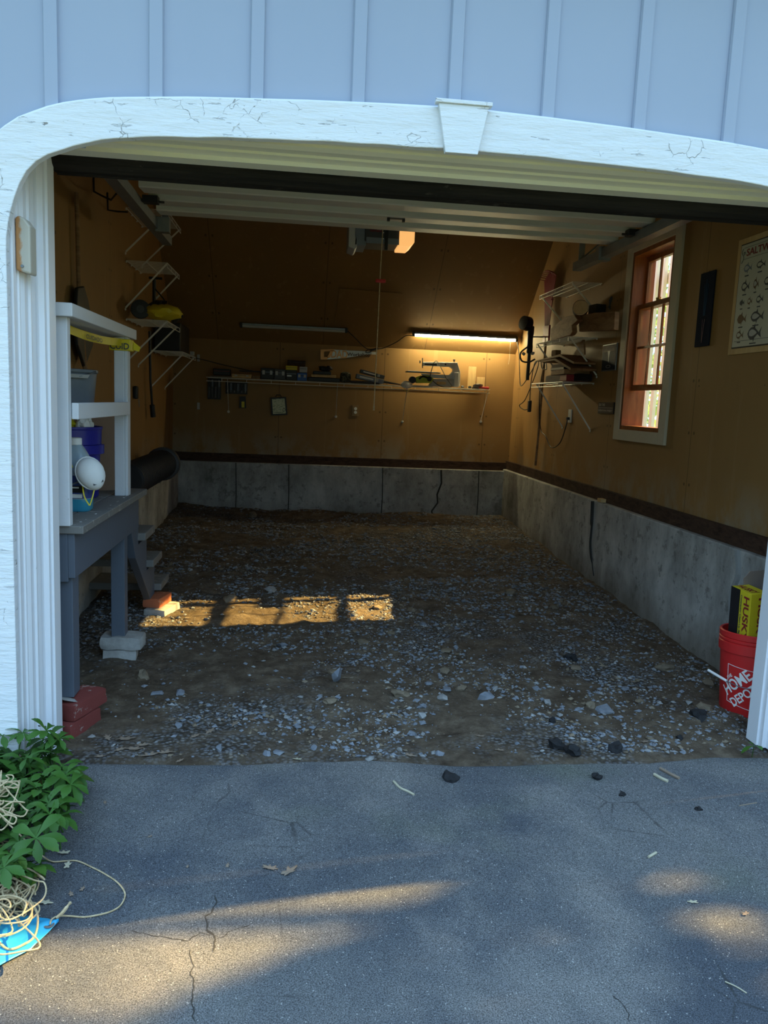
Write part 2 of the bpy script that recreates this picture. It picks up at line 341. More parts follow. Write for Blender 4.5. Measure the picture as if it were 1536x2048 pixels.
    def build(s, name, mat, parent=None, smooth=False, bevel=0, base=None, sub=0):
        me = bpy.data.meshes.new(name)
        o = bpy.data.objects.new(name, me); COL.objects.link(o)
        if parent is not None: org = V(parent['_o']) if '_o' in parent else V((0, 0, 0)); o.parent = parent; o['_o'] = tuple(org)
        else:
            if base is not None: org = V(base)
            else:
                xs = [p.x for p in s.v]; ys = [p.y for p in s.v]; zs = [p.z for p in s.v]
                org = V(((min(xs)+max(xs))/2, (min(ys)+max(ys))/2, min(zs)))
            o.location = org; o['_o'] = tuple(org)
        me.from_pydata([tuple(p-org) for p in s.v], [], s.f); me.validate()
        b = bmesh.new(); b.from_mesh(me); bmesh.ops.recalc_face_normals(b, faces=b.faces); b.to_mesh(me); b.free()
        me.materials.append(MT[mat] if isinstance(mat, str) else mat)
        if smooth:
            for p in me.polygons: p.use_smooth = True
            try: me.set_sharp_from_angle(angle=math.radians(38))
            except Exception: pass
        if bevel:
            m = o.modifiers.new('bevel', 'BEVEL'); m.width = bevel; m.segments = 2; m.limit_method = 'ANGLE'; m.angle_limit = .7
        if sub:
            m = o.modifiers.new('sub', 'SUBSURF'); m.levels = sub; m.render_levels = sub
        return o

def tag(o, label, cat, group=None, kind=None):
    o['label'] = label; o['category'] = cat
    if group: o['group'] = group
    if kind: o['kind'] = kind
    return o
def thing(name, loc, label, cat, group=None):
    o = bpy.data.objects.new(name, None); COL.objects.link(o); o.location = loc; o['_o'] = tuple(loc); o.empty_display_size = .1
    return tag(o, label, cat, group)
def struct(o): o['kind'] = 'structure'; return o
def clone(root, delta, rotz=0, label=None):
    def cp(o, par):
        c = o.copy(); COL.objects.link(c)
        if par is not None: c.parent = par
        for ch in [x for x in KIDS.get(o.name, [])]: cp(ch, c)
        return c
    KIDS = {}
    for x in COL.objects:
        if x.parent: KIDS.setdefault(x.parent.name, []).append(x)
    r = cp(root, None); r.location = root.location+V(delta); r.rotation_euler.z += rotz
    if label: r['label'] = label
    return r
def bez(pts, n_=8):
    """catmull-rom through points"""
    P = [V(p) for p in pts]; P = [2*P[0]-P[1]]+P+[2*P[-1]-P[-2]]; out = []
    for i in range(1, len(P)-2):
        for k in range(n_):
            t = k/n_
            out.append(.5*((2*P[i])+(P[i+1]-P[i-1])*t+(2*P[i-1]-5*P[i]+4*P[i+1]-P[i+2])*t*t+(3*P[i]-P[i-1]-3*P[i+1]+P[i+2])*t**3))
    out.append(P[-2]); return out
def text(name, body, o, u, v_, width, height, mat, parent, fn=None, shear=0, depth=.0008):
    """lettering fitted into width x height at corner o, along u (right) and v_ (up); fn maps (a,b) to a point"""
    cu = bpy.data.curves.new('t', 'FONT'); cu.body = body; cu.size = 1; cu.shear = shear; cu.resolution_u = 3; cu.space_character = .98; cu.offset = .022
    t = bpy.data.objects.new('t', cu); COL.objects.link(t)
    dg = bpy.context.evaluated_depsgraph_get(); dg.update()
    me = bpy.data.meshes.new_from_object(t.evaluated_get(dg))
    bpy.data.objects.remove(t); bpy.data.curves.remove(cu)
    xs = [q.co.x for q in me.vertices]; ys = [q.co.y for q in me.vertices]
    x0, x1, y0, y1 = min(xs), max(xs), min(ys), max(ys)
    o, u, v_ = V(o), V(u), V(v_); nn = u.cross(v_)
    mb = MB(); vs = []
    for q in me.vertices:
        a = (q.co.x-x0)/(x1-x0)*width; b = (q.co.y-y0)/(y1-y0)*height
        vs.append(fn(a, b) if fn else o+u*a+v_*b+nn*depth)
    mb.add(vs, [tuple(p.vertices) for p in me.polygons]); bpy.data.meshes.remove(me)
    if fn: pass
    return mb.build(name, mat, parent)

# ================================================================== STRUCTURE
XL, XR, YB = -1.27, 2.267, 8.2
FL, FR, FB = -1.20, 2.20, 8.12          # foundation faces
XC = .51
inner = [(-.895, 0), (-.895, 1.74), (-.885, 1.81), (-.868, 1.866), (-.845, 1.925), (-.815, 1.966), (-.77, 1.997), (-.698, 2.026), (-.60, 2.052), (-.475, 2.070), (-.25, 2.085), (-.016, 2.093), (.25, 2.101), (.51, 2.104)]
outer = [(-1.03, 0), (-1.03, 1.80), (-1.01, 1.90), (-.975, 1.98), (-.915, 2.052), (-.85, 2.098), (-.75, 2.14), (-.66, 2.160), (-.58, 2.172), (-.35, 2.192), (0, 2.211), (.25, 2.221), (.51, 2.228)]
def mir(l): return l+[(2*XC-x, z) for x, z in reversed(l[:-1])]
inn, out_ = mir(inner), mir(outer)
def interp(l, x):
    l = [p for p in l if p[1] > 0]
    for (a, za), (b, zb) in zip(l, l[1:]):
        if a <= x <= b and b > a: return za+(zb-za)*(x-a)/(b-a)
    return 0
YF = 2.60
# outer wall with the arched opening, battens in the same mesh
m = MB()
xs = [-.96, -.9, -.86, -.8, -.7, -.55, -.3, 0, .51, 1.02, 1.32, 1.57, 1.72, 1.82, 1.88, 1.92, 1.98]
m.box((-2.2, YF, -.05), (-.96, YF+.14, 3.3)); m.box((1.98, YF, -.05), (2.5, YF+.14, 3.3))
for a, b in zip(xs, xs[1:]):
    z = max(.02, min(interp(out_, a), interp(out_, b))-.05)
    m.box((a, YF, z), (b, YF+.14, 3.3))
k = -3
for bx in [-.76-.305*2, -.76-.305, -.761, -.455, -.152, .161, .466, .772, 1.080, 1.39, 1.70, 2.0, 2.3]:
    zb = interp(out_, bx)-.02 if -1.0 < bx < 2.0 else 0
    prof = [(-.023, 0), (-.023, -.005), (-.019, -.013), (.019, -.013), (.021, -.004), (.023, 0)]
    m.prism([(x, y) for x, y in prof], (bx, YF, zb), (1, 0, 0), (0, 1, 0), (0, 0, 1), 3.3-zb)
struct(m.build('wall_front', 'siding'))
# arched casing board
m = MB(); n_i, n_o = len(inn), len(out_)
def zat(l, s_):  # param by arc
    d = [0]
    for p, q in zip(l, l[1:]): d.append(d[-1]+math.hypot(p[0]-q[0], p[1]-q[1]))
    t = s_*d[-1]
    for i in range(len(d)-1):
        if d[i] <= t <= d[i+1]:
            f_ = (t-d[i])/(d[i+1]-d[i]); return (l[i][0]+(l[i+1][0]-l[i][0])*f_, l[i][1]+(l[i+1][1]-l[i][1])*f_)
    return l[-1]
K = 160; vs = []; fs = []
for i in range(K+1):
    a = zat(inn, i/K); b = zat(out_, i/K)
    wig = .0035*noise.noise(V((i*.31, 0, 0)))
    vs += [(a[0], YF-.032, a[1]+wig), (b[0], YF-.032, b[1]+wig*.8), (a[0], YF, a[1]+wig), (b[0], YF, b[1])]
for i in range(K):
    p = 4*i; q = p+4
    fs += [(p, p+1, q+1, q), (p+2, q+2, q+3, p+3), (p+1, p+3, q+3, q+1), (p, q, q+2, p+2)]
fs += [(0, 2, 3, 1), (4*K, 4*K+1, 4*K+3, 4*K+2)]
m.add(vs, fs); struct(m.build('trim_1', 'trim', bevel=.003))
# thin drip cap along the top of the casing
m = MB(); pts = [(p[0], YF-.012, p[1]+.004) for p in [zat(out_, .24+.52*i/80) for i in range(81)]]
m.tube(pts, .006, 6); struct(m.build('trim_2', 'mould'))
# keystone
m = MB(); m.prism([(-.080, .1445), (.080, .1445), (.052, 0), (-.052, 0)], (.489, YF-.032, 2.086), (1, 0, 0), (0, 0, 1), (0, -1, 0), .022)
m.prism([(-.090, 0), (.090, 0), (.090, .012), (-.090, .012)], (.489, YF-.030, 2.2305), (1, 0, 0), (0, 0, 1), (0, -1, 0), .030)
struct(m.build('trim_3', 'trim', bevel=.002))
# jambs: stepped mouldings
prof = [(-.895, 2.61), (-.890, 2.611), (-.890, 2.645), (-.884, 2.645), (-.884, 2.652), (-.876, 2.668), (-.876, 2.70), (-.868, 2.70), (-.868, 2.712), (-.864, 2.73), (-.864, 2.765), (-.846, 2.765), (-.846, 2.790), (-.838, 2.790), (-.838, 2.86), (-1.0, 2.86), (-1.0, 2.61)]
m = MB(); m.prism(prof, (0, 0, -.02), (1, 0, 0), (0, 1, 0), (0, 0, 1), 2.17); struct(m.build('trim_4', 'mould'))
m = MB(); m.prism([(2*XC+.005-(x+.0), y) for x, y in prof], (0, 0, .0), (1, 0, 0), (0, 1, 0), (0, 0, 1), 2.17)
struct(m.build('trim_5', 'mould'))
# head: stepped boards
prof = [(2.605, 2.112), (2.640, 2.106), (2.640, 2.098), (2.66, 2.090), (2.70, 2.090), (2.70, 2.082), (2.735, 2.076), (2.735, 2.062), (2.80, 2.062), (2.80, 2.3), (2.745, 2.3), (2.745, 2.12), (2.605, 2.12)]
m = MB(); m.prism(prof, (-1.0, 0, 0), (0, 1, 0), (0, 0, 1), (1, 0, 0), 3.0); struct(m.build('trim_6', 'cream'))
m = MB(); prof = [(2.80, 2.30), (2.805, 2.075), (2.83, 2.072), (2.845, 2.045), (2.87, 2.031), (2.91, 2.033), (2.93, 2.03), (2.93, 2.30)]
m.prism(prof, (-.845, 0, 0), (0, 1, 0), (0, 0, 1), (1, 0, 0), 2.76); struct(m.build('trim_7', 'beam'))
# inner shell
m = MB(); m.box((XL-.14, 2.86, -.3), (-.99, 2.95, 3.2)); m.box((2.02, 2.86, -.3), (XR+.14, 2.95, 3.2)); m.box((-1.0, 2.86, 2.3), (2.1, 2.95, 3.2))
struct(m.build('wall_inner_front', 'wall_s'))
m = MB(); m.box((XL-.14, 2.9, .64), (XL, YB+.2, 3.2)); struct(m.build('wall_left', 'wall_s', base=(0, 0, 0)))
WY0, WY1, WZ0, WZ1 = 4.70, 5.32, 1.185, 2.385
m = MB(); m.box((XR, 2.9, .64), (XR+.14, WY0, 3.2)); m.box((XR, WY1, .64), (XR+.14, YB+.2, 3.2))
m.box((XR, WY0, .64), (XR+.14, WY1, WZ0)); m.box((XR, WY0, WZ1), (XR+.14, WY1, 3.2)); struct(m.build('wall_right', 'wall_s', base=(0, 0, 0)))
m = MB(); m.box((XL-.1, YB, .64), (XR+.1, YB+.14, 1.87)); struct(m.build('wall_back', 'wall_b', base=(0, 0, 0)))
ZS = 1.865; dy, dz = -.985, .911
L_ = 1.46
m = MB(); m.prism([(0, 0), (dy*L_, dz*L_), (dy*L_+.12, dz*L_+.12), (.12, .12)], (XL-.1, YB, ZS), (0, 1, 0), (0, 0, 1), (1, 0, 0), XR-XL+.2)
struct(m.build('wall_slope', 'wall_sl', base=(0, 0, 0)))
u_ = V((0, -.734, .679))
m = MB(); m.prism([(.34, .30), (.96, .30), (.97, .72), (.36, .74)], V((0, YB, ZS))+V((0, -.679, -.734))*.004, (1, 0, 0), u_, V((0, -.679, -.734)), .006); struct(m.build('wall_patch', 'wall_sl', base=(0, 0, 0)))
m = MB(); m.box((XL-.14, 2.74, 3.18), (XR+.14, 6.95, 3.3)); struct(m.build('ceiling', 'wall_b', base=(0, 0, 0)))
# roof over it all
m = MB(); m.prism([(2.25, 3.25), (5.2, 4.9), (8.6, 1.75), (8.6, 1.63), (5.2, 4.78), (2.25, 3.13)], (-2.3, 0, 0), (0, 1, 0), (0, 0, 1), (1, 0, 0), 4.85); struct(m.build('roof', 'dark'))
# foundation: right, back, left, each with form joints
def slab(name, a, b): m = MB(); m.box(a, b); return struct(m.build(name, 'concrete', base=(0, 0, 0), bevel=.008))
slab('foundation_right', (FR, 2.75, -.4), (XR+.14, YB+.2, .648))
slab('foundation_back', (FL-.2, FB, -.4), (FR+.01, YB+.2, .630))
slab('foundation_left', (XL-.14, 2.75, -.4), (FL, YB+.2, .62))
m = MB()
for x0 in (-.62, -.08, .9, 1.93): m.tube([(x0, FB-.001, .02), (x0+.005, FB-.002, .3), (x0-.003, FB-.001, .625)], .005, 5)
m.tube([(1.47, FB, .05), (1.44, FB-.002, .18), (1.50, FB-.002, .27), (1.49, FB, .36), (1.53, FB-.002, .48), (1.52, FB, .62)], .009, 5)
struct(m.build('foundation_joint', 'joint'))
m = MB(); ys = 5.55
m.tube(bez([(FR-.002, ys-.12, .10), (FR-.003, ys-.02, .30), (FR-.002, ys-.015, .45), (FR-.003, ys+.0, .64)], 5), [.004]*3+[.010]*8+[.016]*5, 6)
struct(m.build('foundation_crack', 'joint'))
m = MB(); m.tube(bez([(FR-.001, 3.60, .30), (FR-.003, 3.62, .42), (FR-.003, 3.58, .53), (FR-.003, 3.61, .645)], 5), .016, 6); struct(m.build('foundation_seam', 'mortar'))
# sill timbers
m = MB(); m.box((FR+.035, 2.95, .649), (XR+.01, YB, .735)); struct(m.build('baseboard_right', 'sill', base=(0, 0, 0)))
m = MB(); m.box((XL, FB+.04, .631), (XR, YB+.01, .715)); struct(m.build('baseboard_back', 'sill', base=(0, 0, 0)))
m = MB(); m.box((XL-.01, 2.95, .621), (FL-.03, YB, .72)); struct(m.build('baseboard_left', 'sill', base=(0, 0, 0)))

# window in the right wall
m = MB(); c = XR-.001
m.box((c-.02, WY0-.085, WZ0-.075), (c, WY0, WZ1+.08)); m.box((c-.02, WY1, WZ0-.075), (c, WY1+.085, WZ1+.08))
m.box((c-.0202, WY0, WZ1), (c, WY1, WZ1+.08)); m.box((c-.0202, WY0, WZ0-.075), (c, WY1, WZ0))
wf = struct(m.build('window_1', 'wincase', bevel=.002, base=(XR, 5.0, 1.1)))
m = MB(); t = .028
m.box((XR-.012, WY0, WZ0), (XR+.14, WY0+t, WZ1)); m.box((XR-.012, WY1-t, WZ0), (XR+.14, WY1, WZ1)); m.box((XR-.0121, WY0+t, WZ1-t), (XR+.14, WY1-t, WZ1)); m.box((XR-.0121, WY0+t, WZ0), (XR+.14, WY1-t, WZ0+t))
m.build('window_jamb', 'winwood', wf)
a0, a1 = WY0+t, WY1-t; zm = 1.80
def sash(x, z0, z1, nm, rows):
    s_ = .032; m = MB()
    m.box((x, a0, z0), (x+.03, a0+s_, z1)); m.box((x, a1-s_, z0), (x+.03, a1, z1)); m.box((x, a0+s_, z1-s_), (x+.03, a1-s_, z1)); m.box((x, a0+s_, z0), (x+.03, a1-s_, z0+s_*1.2))
    sh = m.build(nm, 'winwood', wf)
    g = MB(); mu = MB()
    for k_ in (1, 2):
        yy = a0+s_+(a1-a0-2*s_)*k_/3; mu.box((x+.008, yy-.006, z0+s_), (x+.022, yy+.006, z1-s_))
    zz = (z0+z1)/2
    if rows: mu.box((x+.0081, a0+s_, zz-.008), (x+.0219, a1-s_, zz+.008))
    mu.build('muntin', 'winwood', sh); g.box((x+.013, a0+s_, z0+s_), (x+.016, a1-s_, z1-s_)); g.build('pane', 'glass', sh)
sash(XR+.075, 2.005, WZ1-t-.004, 'upper_sash', 0); sash(XR+.035, 1.455, 2.035, 'lower_sash', 1)
m = MB(); m.lathe([(.02, 0), (.02, .008), (.012, .014)], (XR+.05, 5.0, 2.035), 12); m.box((XR+.04, 4.985, 2.045), (XR+.055, 5.03, 2.055)); m.build('sash_lock', 'brass', wf)

# ground
def gz(x, y):
    t = max(0, (y-3.7)/4.4); return .15*t**1.15-.012*min(1, max(0, (3.4-y)/.5)) + .035*math.exp(-((x-XL)/.5)**2)*min(1, t*2)
def gfull(x, y):
    z = gz(x, y)+.022*noise.fractal(V((x*2.2, y*2.2, 0)), .8, 2.1, 5)+.010*noise.noise(V((x*9, y*9, 3)))+.005*noise.noise(V((x*23, y*23, 3)))
    z += .05*math.exp(-((x-1.75)**2/.08+(y-3.0)**2/.02))
    if y < 2.95: z = z*.6+.0
    return z
m = MB(); nx, ny = 230, 330; x0, x1, y0, y1 = -1.22, 2.22, 2.62, 8.18
vs = []; 
for j in range(ny+1):
    for i in range(nx+1):
        x = x0+(x1-x0)*i/nx; y = y0+(y1-y0)*j/ny; z = gfull(x, y)
        if y < 2.72: z -= .03*(2.72-y)/.1
        vs.append((x, y, z))
m.add(vs, [(j*(nx+1)+i, j*(nx+1)+i+1, (j+1)*(nx+1)+i+1, (j+1)*(nx+1)+i) for j in range(ny) for i in range(nx)])
struct(m.build('floor', 'ground', base=(0, 0, 0), smooth=True))
def edge(x): return 2.685+.022*noise.noise(V((x*2.1, 0, 0)))+.010*noise.noise(V((x*9, 1, 0)))-(.03 if .35 < x < 1.6 else 0)*min(1, abs(x-.35)*4, abs(1.6-x)*4)
m = MB(); n_e = 140; vs = []
for i in range(n_e+1):
    x = -1.9+(5.0)*i/n_e; vs += [(x, -1.5, 0), (x, 1.2, 0), (x, edge(x)-.02, .002), (x, edge(x), -.006), (x, edge(x)+.005, -.06)]
m.add(vs, [(5*i+j, 5*i+5+j, 5*i+6+j, 5*i+1+j) for i in range(n_e) for j in range(4)])
struct(m.build('driveway', 'asphalt', base=(0, 0, 0), smooth=False))
m = MB(); m.box((-25, -25, -.12), (25, 25, -.07)); struct(m.build('yard', plain('grassy_yard', (.05, .09, .03), .9), base=(0, 0, 0)))

# ================================================================== OUTSIDE THE FRAME: what shades the drive
m = MB(); r = thing('added_shadow_panel', (3.2, 2.4, 0), 'tall added panel beside the right garage corner, casting the drive shadow edge', 'fence')  # unseen panel, added to cast the straight shadow edge on the drive
for k in range(9): m.box((3.2, 2.365+k*.14, -.05), (3.225, 2.365+k*.14+.135, 3.3))
m.build('board_panel', 'fence', r)
for z_ in (.4, 2.7): m = MB(); m.box((3.225, 2.37, z_), (3.265, 3.6, z_+.1)); m.build('fence_rail', 'fence', r)
def gpoly(pts): return [tuple(at(a, b, 'z', 0))[:2] for a, b in pts]
LITP = [(gpoly([(-200, 1800), (0, 1790), (400, 1740), (820, 1680), (820, 1775), (780, 1800), (720, 1840), (650, 1855), (590, 1835), (535, 1845), (515, 1905), (430, 1935), (330, 1935), (230, 1965), (120, 1980), (0, 1990), (-200, 2010)]), 1),
        (gpoly([(-200, 1990), (0, 1975), (200, 1960), (360, 1950), (270, 2030), (140, 2090), (-200, 2140)]), .86),
        (gpoly([(800, 1740), (860, 1735), (865, 1768), (810, 1775)]), .8),
        (gpoly([(640, 1845), (760, 1800), (740, 1860), (660, 1880)]), .5)]
for (px, py, rx, ry) in [(1370, 1785, .05, .012), (1425, 1800, .06, .03), (1462, 1855, .03, .012), (1050, 1870, .02, .006), (1535, 1925, .04, .02), (1525, 1862, .02, .006), (840, 1757, .04, .008)]:
    q = at(px, py, 'z', 0); LITP.append(([(q.x+(rx+.02)*math.cos(t*.785), q.y+(ry+.02)*math.sin(t*.785)) for t in range(8)], .95))
def inpoly(x, y, P):
    c = False
    for (xa, ya), (xb, yb) in zip(P, P[1:]+P[:1]):
        if (ya > y) != (yb > y) and x < (xb-xa)*(y-ya)/(yb-ya)+xa: c = not c
    return c
tree = thing('shade_tree', (10.6, 2.9, -.1), 'leafy tree standing right of the drive', 'tree')
m = MB(); m.tube([(10.6, 2.9, -.1), (10.5, 2.85, 2.5), (10.3, 2.8, 4.6), (9.9, 2.9, 6.5)], [.22, .17, .13, .05], 10)
for e in [(8.2, 2.2, 6.0), (9.4, 4.2, 6.8), (9.0, 1.2, 5.6), (11.5, 3.6, 6.5), (8.0, 3.2, 7.0)]: m.tube([(10.4, 2.83, 3.8), (V((10.4, 2.83, 3.8))+V(e))/2+V((0, 0, .3)), e], [.09, .06, .02], 6)
m.build('trunk', 'bark', tree, smooth=True)
rnd = random.Random(3); m = MB()  # canopy shaped for its shadow: leaves left out where sun reaches the drive
made = 0
while made < 14000:
    t = rnd.uniform(5.0, 7.2); gx = rnd.uniform(-1.6, 3.2); gy = rnd.uniform(.85, 2.35)
    ins = False
    for P_, p in LITP:
        if any(inpoly(gx+ox, gy+oy, P_) for ox, oy in ((0, 0), (.085, 0), (-.085, 0), (0, .06), (0, -.06))) and rnd.random() < p: ins = True; break
    if ins: continue
    c = V((gx+1.39*t, gy+.205*t, t)); s_ = rnd.uniform(.045, .07)
    a = V((rnd.uniform(-1, 1), rnd.uniform(-1, 1), rnd.uniform(-1, 1))).normalized(); b = a.orthogonal().normalized()
    m.add([c-a*s_*1.3, c+b*s_*.6, c+a*s_*1.3, c-b*s_*.6], [(0, 1, 2, 3)]); made += 1
m.build('foliage', 'tleaf', tree)
# neighbour's fence and shrubs beyond the window
r = thing('slatted_fence', (3.3, 6.2, 0), 'white vertical slatted fence seen through the window', 'fence')
m = MB()
for k in range(30): m.box((3.30, 5.3+k*.16, 0), (3.33, 5.3+k*.16+.065, 3.3))
m.build('slat', 'whitefence', r)
m = MB(); m.box((3.34, 5.2, .5), (3.38, 10.1, .6)); m.build('fence_rail', 'whitefence', r)
m = MB(); m.box((3.34, 5.2, 2.5), (3.38, 10.1, 2.6)); m.build('fence_rail', 'whitefence', r)
rnd = random.Random(5)
for i, (bx_, by_, h) in enumerate([(4.4, 6.4, 3.3), (4.4, 7.9, 3.6), (4.4, 9.4, 3.6)]):
    m = MB()
    for k in range(1300):
        c = V((bx_+rnd.uniform(-.34, .34), by_+rnd.uniform(-.73, .73), rnd.uniform(.05, h))); a = V((rnd.uniform(-1, 1), rnd.uniform(-1, 1), rnd.uniform(-1, 1))).normalized(); b = a.orthogonal().normalized(); s_ = .07
        m.add([c-a*s_, c+b*s_*.6, c+a*s_, c-b*s_*.6], [(0, 1, 2, 3)])
    sh = thing('garden_shrub', (bx_, by_, 0), ['green shrub behind the slatted fence, nearest to the window', 'green shrub behind the slatted fence, between two others', 'green shrub behind the slatted fence, farthest from the window'][i], 'shrub', 'shrubs behind the slatted fence')
    m.build('foliage', 'shleaf', sh); m = MB(); m.tube([(bx_, by_, -.07), (bx_, by_, h*.8)], .03, 6); m.build('stem', 'bark', sh)
r = tag(MB().box((2.95, 5.72, 0), (3.04, 5.81, 1.9)).build('fence_post', 'fence', bevel=.004), 'square white post just outside the garage window', 'post')

# ================================================================== OVERHEAD DOOR AND ITS GEAR
r = thing('overhead_garage_door', (.51, 4.0, 2.34), 'raised white sectional garage door with ribbed panels overhead', 'garage door')
DX0, DX1 = -.83, 1.90
for i, (a, b) in enumerate([(2.98, 3.46), (3.47, 3.98), (3.99, 4.48), (4.49, 4.97)]):
    m = MB(); m.box((DX0, a, 2.40), (DX1, b, 2.42)); s_ = m.build('door_section', 'door', r)
    m = MB(); m.prism([(a, 2.40), (a, 2.332), (a+.008, 2.326), (a+.150, 2.334), (a+.155, 2.40)], (DX0, 0, 0), (0, 1, 0), (0, 0, 1), (1, 0, 0), DX1-DX0)
    mid = (a+b)/2; m.prism([(mid, 2.40), (mid, 2.332), (mid+.008, 2.326), (mid+.150, 2.334), (mid+.155, 2.40)], (DX0, 0, 0), (0, 1, 0), (0, 0, 1), (1, 0, 0), DX1-DX0)
    m.build('rib', 'door', s_)
m = MB(); c = at(792, 436, 'z', 2.33); m.box((c.x-.045, c.y-.01, 2.325), (c.x+.045, c.y+.02, 2.335)); m.box((c.x-.05, c.y-.015, 2.31), (c.x-.035, c.y+.01, 2.335)); m.box((c.x+.035, c.y-.015, 2.31), (c.x+.05, c.y+.01, 2.335)); m.build('lift_handle', 'black', r)
for sx_, X in ((-1, DX0), (1, DX1)):
    for yy in (3.95, 4.46):
        m = MB(); m.box((X-.02 if sx_ < 0 else X-.06, yy-.03, 2.30), (X+.06 if sx_ < 0 else X+.02, yy+.03, 2.336)); m.tube([(X-.05*(1 if sx_ < 0 else -1), yy, 2.31), (X+.09*(1 if sx_ < 0 else -1), yy, 2.31)], .006, 6); m.build('roller_hinge', 'black', r)
    m = MB(); m.box((X-.04, 4.93, 2.25), (X+.04, 4.99, 2.335)); m.build('top_bracket', 'galv', r)
for X, lb in ((-.885, 'grey steel track of the raised door along the left wall'), (1.905, 'grey steel track of the raised door along the window wall')):
    r = thing('door_track', (X, 4.2, 2.28), lb, 'door track', 'overhead door tracks')
    m = MB(); m.box((X-.03, 2.97, 2.265), (X+.03, 5.45, 2.271)); m.box((X-.03, 2.97, 2.271), (X-.024, 5.45, 2.32)); m.box((X+.024, 2.97, 2.271), (X+.03, 5.45, 2.32)); m.build('channel', 'galv', r)
    m = MB(); m.box((X-.02, 5.37, 2.32), (X+.02, 5.376, 3.18)); m.tube([(X, 5.37, 2.33), (X+(.30 if X > 0 else -.30), 5.3, 2.62)], .008, 5); m.build('hanger', 'galv', r)
r = thing('garage_door_opener', (.53, 5.6, 2.36), 'grey ceiling garage door opener with glowing amber light cover', 'door opener')
m = MB(); m.box((.42, 5.5, 2.385), (.70, 5.8, 2.55)); m.build('housing', 'dark', r, bevel=.01)
m = MB(); m.prism([(0, 0), (.045, -.015), (.06, 0), (.06, .06), (.045, .075), (.045, .18), (0, .18)], (.31, 5.52, 2.345), (1, 0, 0), (0, 0, 1), (0, 1, 0), .25); m.build('side_cover', 'lgrey', r, bevel=.005)
m = MB(); m.box((.355, 5.52, 2.36), (.43, 5.78, 2.5)); m.box((.43, 5.495, 2.372), (.66, 5.5, 2.412)); m.build('lower_panel', 'grey', r, bevel=.004)
m = MB(); m.prism([(.0, 0), (.075, 0), (.105, .025), (.105, .16), (0, .16)], (.655, 5.49, 2.368), (1, 0, 0), (0, 0, 1), (0, 1, 0), .27); lc = m.build('light_cover', 'lens', r, bevel=.004)
m = MB(); m.box((.50, 3.0, 2.46), (.53, 5.5, 2.49)); m.build('drive_rail', 'galv', r)
m = MB(); m.box((.555, 5.47, 2.33), (.575, 5.50, 2.47)); m.build('wiring_strip', 'black', r)
for z in (2.405, 2.445): m = MB(); m.lathe([(.0035, 0), (.0035, .004)], (.545, 5.492, z), 10, (0, -1, 0)); m.build('indicator_light', MT['white'], r)
m = MB(); m.tube([(.52, 5.2, 2.46), (.523, 5.2, 2.43)], .01, 6); m.build('trolley', 'black', r)
text('brand_lettering', 'CRAFTSMAN', (.45, 5.494, 2.447), (1, 0, 0), (0, 0, 1), .085, .014, 'crimson', r)
r = thing('release_cord', (.52, 5.3, 1.25), 'thin yellowish pull cord hanging from the opener trolley', 'cord')
m = MB(); m.tube(bez([(.52, 5.3, 2.44), (.515, 5.3, 2.1), (.512, 5.3, 1.7), (.508, 5.3, 1.27)], 5), .0035, 6); m.tube([(.508, 5.3, 1.275), (.508, 5.3, 1.245)], .006, 6); m.build('string', 'twine', r)
m = MB(); m.box((.485, 5.288, 2.085), (.553, 5.312, 2.108)); m.build('release_handle', 'red', r, bevel=.006)
r = thing('sensor_cover', (-.86, 2.69, 1.66), 'rust stained tan wedge cover on the left door jamb', 'cover')
m = MB(); m.prism([(0, 0), (.045, -.01), (.045, .135), (.028, .158), (.012, .166), (0, .16)], (-.888, 2.628, 1.662), (1, 0, 0), (0, 0, 1), (0, 1, 0), .06)
n = N('rusty_tan_plastic'); sp_ = n.n('ShaderNodeSeparateXYZ'); n.l(n.tc.outputs['Object'], sp_.inputs[0])
rf = n.ramp(n.math('ADD', n.math('MULTIPLY', sp_.outputs['X'], 14), n.math('MULTIPLY', n.noise(30), .5)), [(-.1, 1), (.12, 0)])
MT['rusty'] = n.done(n.mix(rf, (.46, .43, .36), (.42, .20, .07)), .6)
m.build('cover', 'rusty', r, bevel=.006)
m = MB(); m.tube([(-.868, 2.63, 1.675), (-.868, 2.624, 1.675)], .005, 8); m.build('screw', 'galv', r)

# ================================================================== LANDING WITH RAILING AND STEPS
LX = -.815
r = thing('stair_landing', (LX, 3.5, 0), 'grey painted wooden landing with white railing and three steps', 'landing')
m = MB()
for k in range(4): m.box((XL+.01+k*.122, 2.955, .77), (XL+.01+k*.121+.117, 4.19, .80))
m.build('deck', 'tread', r, bevel=.003)
m = MB(); m.box((LX-.025, 2.965, .60), (LX, 4.15, .77)); m.box((XL+.07, 2.965, .585), (LX-.025, 2.99, .77)); m.build('fascia', 'porch', r, bevel=.002)
def post(x0, y0, x1, y1, z0, z1, mt, nm): m = MB(); m.box((x0, y0, z0), (x1, y1, z1)); return m.build(nm, mt, r, bevel=.003)
post(-.925, 2.985, -.83, 3.07, .125, .66, 'porch', 'support_post')
post(-.885, 3.83, -.82, 3.90, .105, .66, 'porch', 'support_post')
m = MB(); m.bar((-.845, 4.16, .60), (-.845, 4.52, .12), .035, .24, (0, 1, 0)); 
m.prism([(4.02, .60), (4.20, .60), (4.20, .545), (4.45, .545), (4.45, .345), (4.68, .345), (4.70, .15), (4.70, .10), (4.50, .10)], (-.86, 0, 0), (0, 1, 0), (0, 0, 1), (1, 0, 0), .04)
m = MB(); m.prism([(4.0, .62), (4.19, .62), (4.19, .50), (4.42, .50), (4.42, .31), (4.66, .31), (4.66, .10), (4.55, .10), (4.12, .44)], (-.865, 0, 0), (0, 1, 0), (0, 0, 1), (1, 0, 0), .04)
m.build('stringer', 'porch', r, bevel=.002)
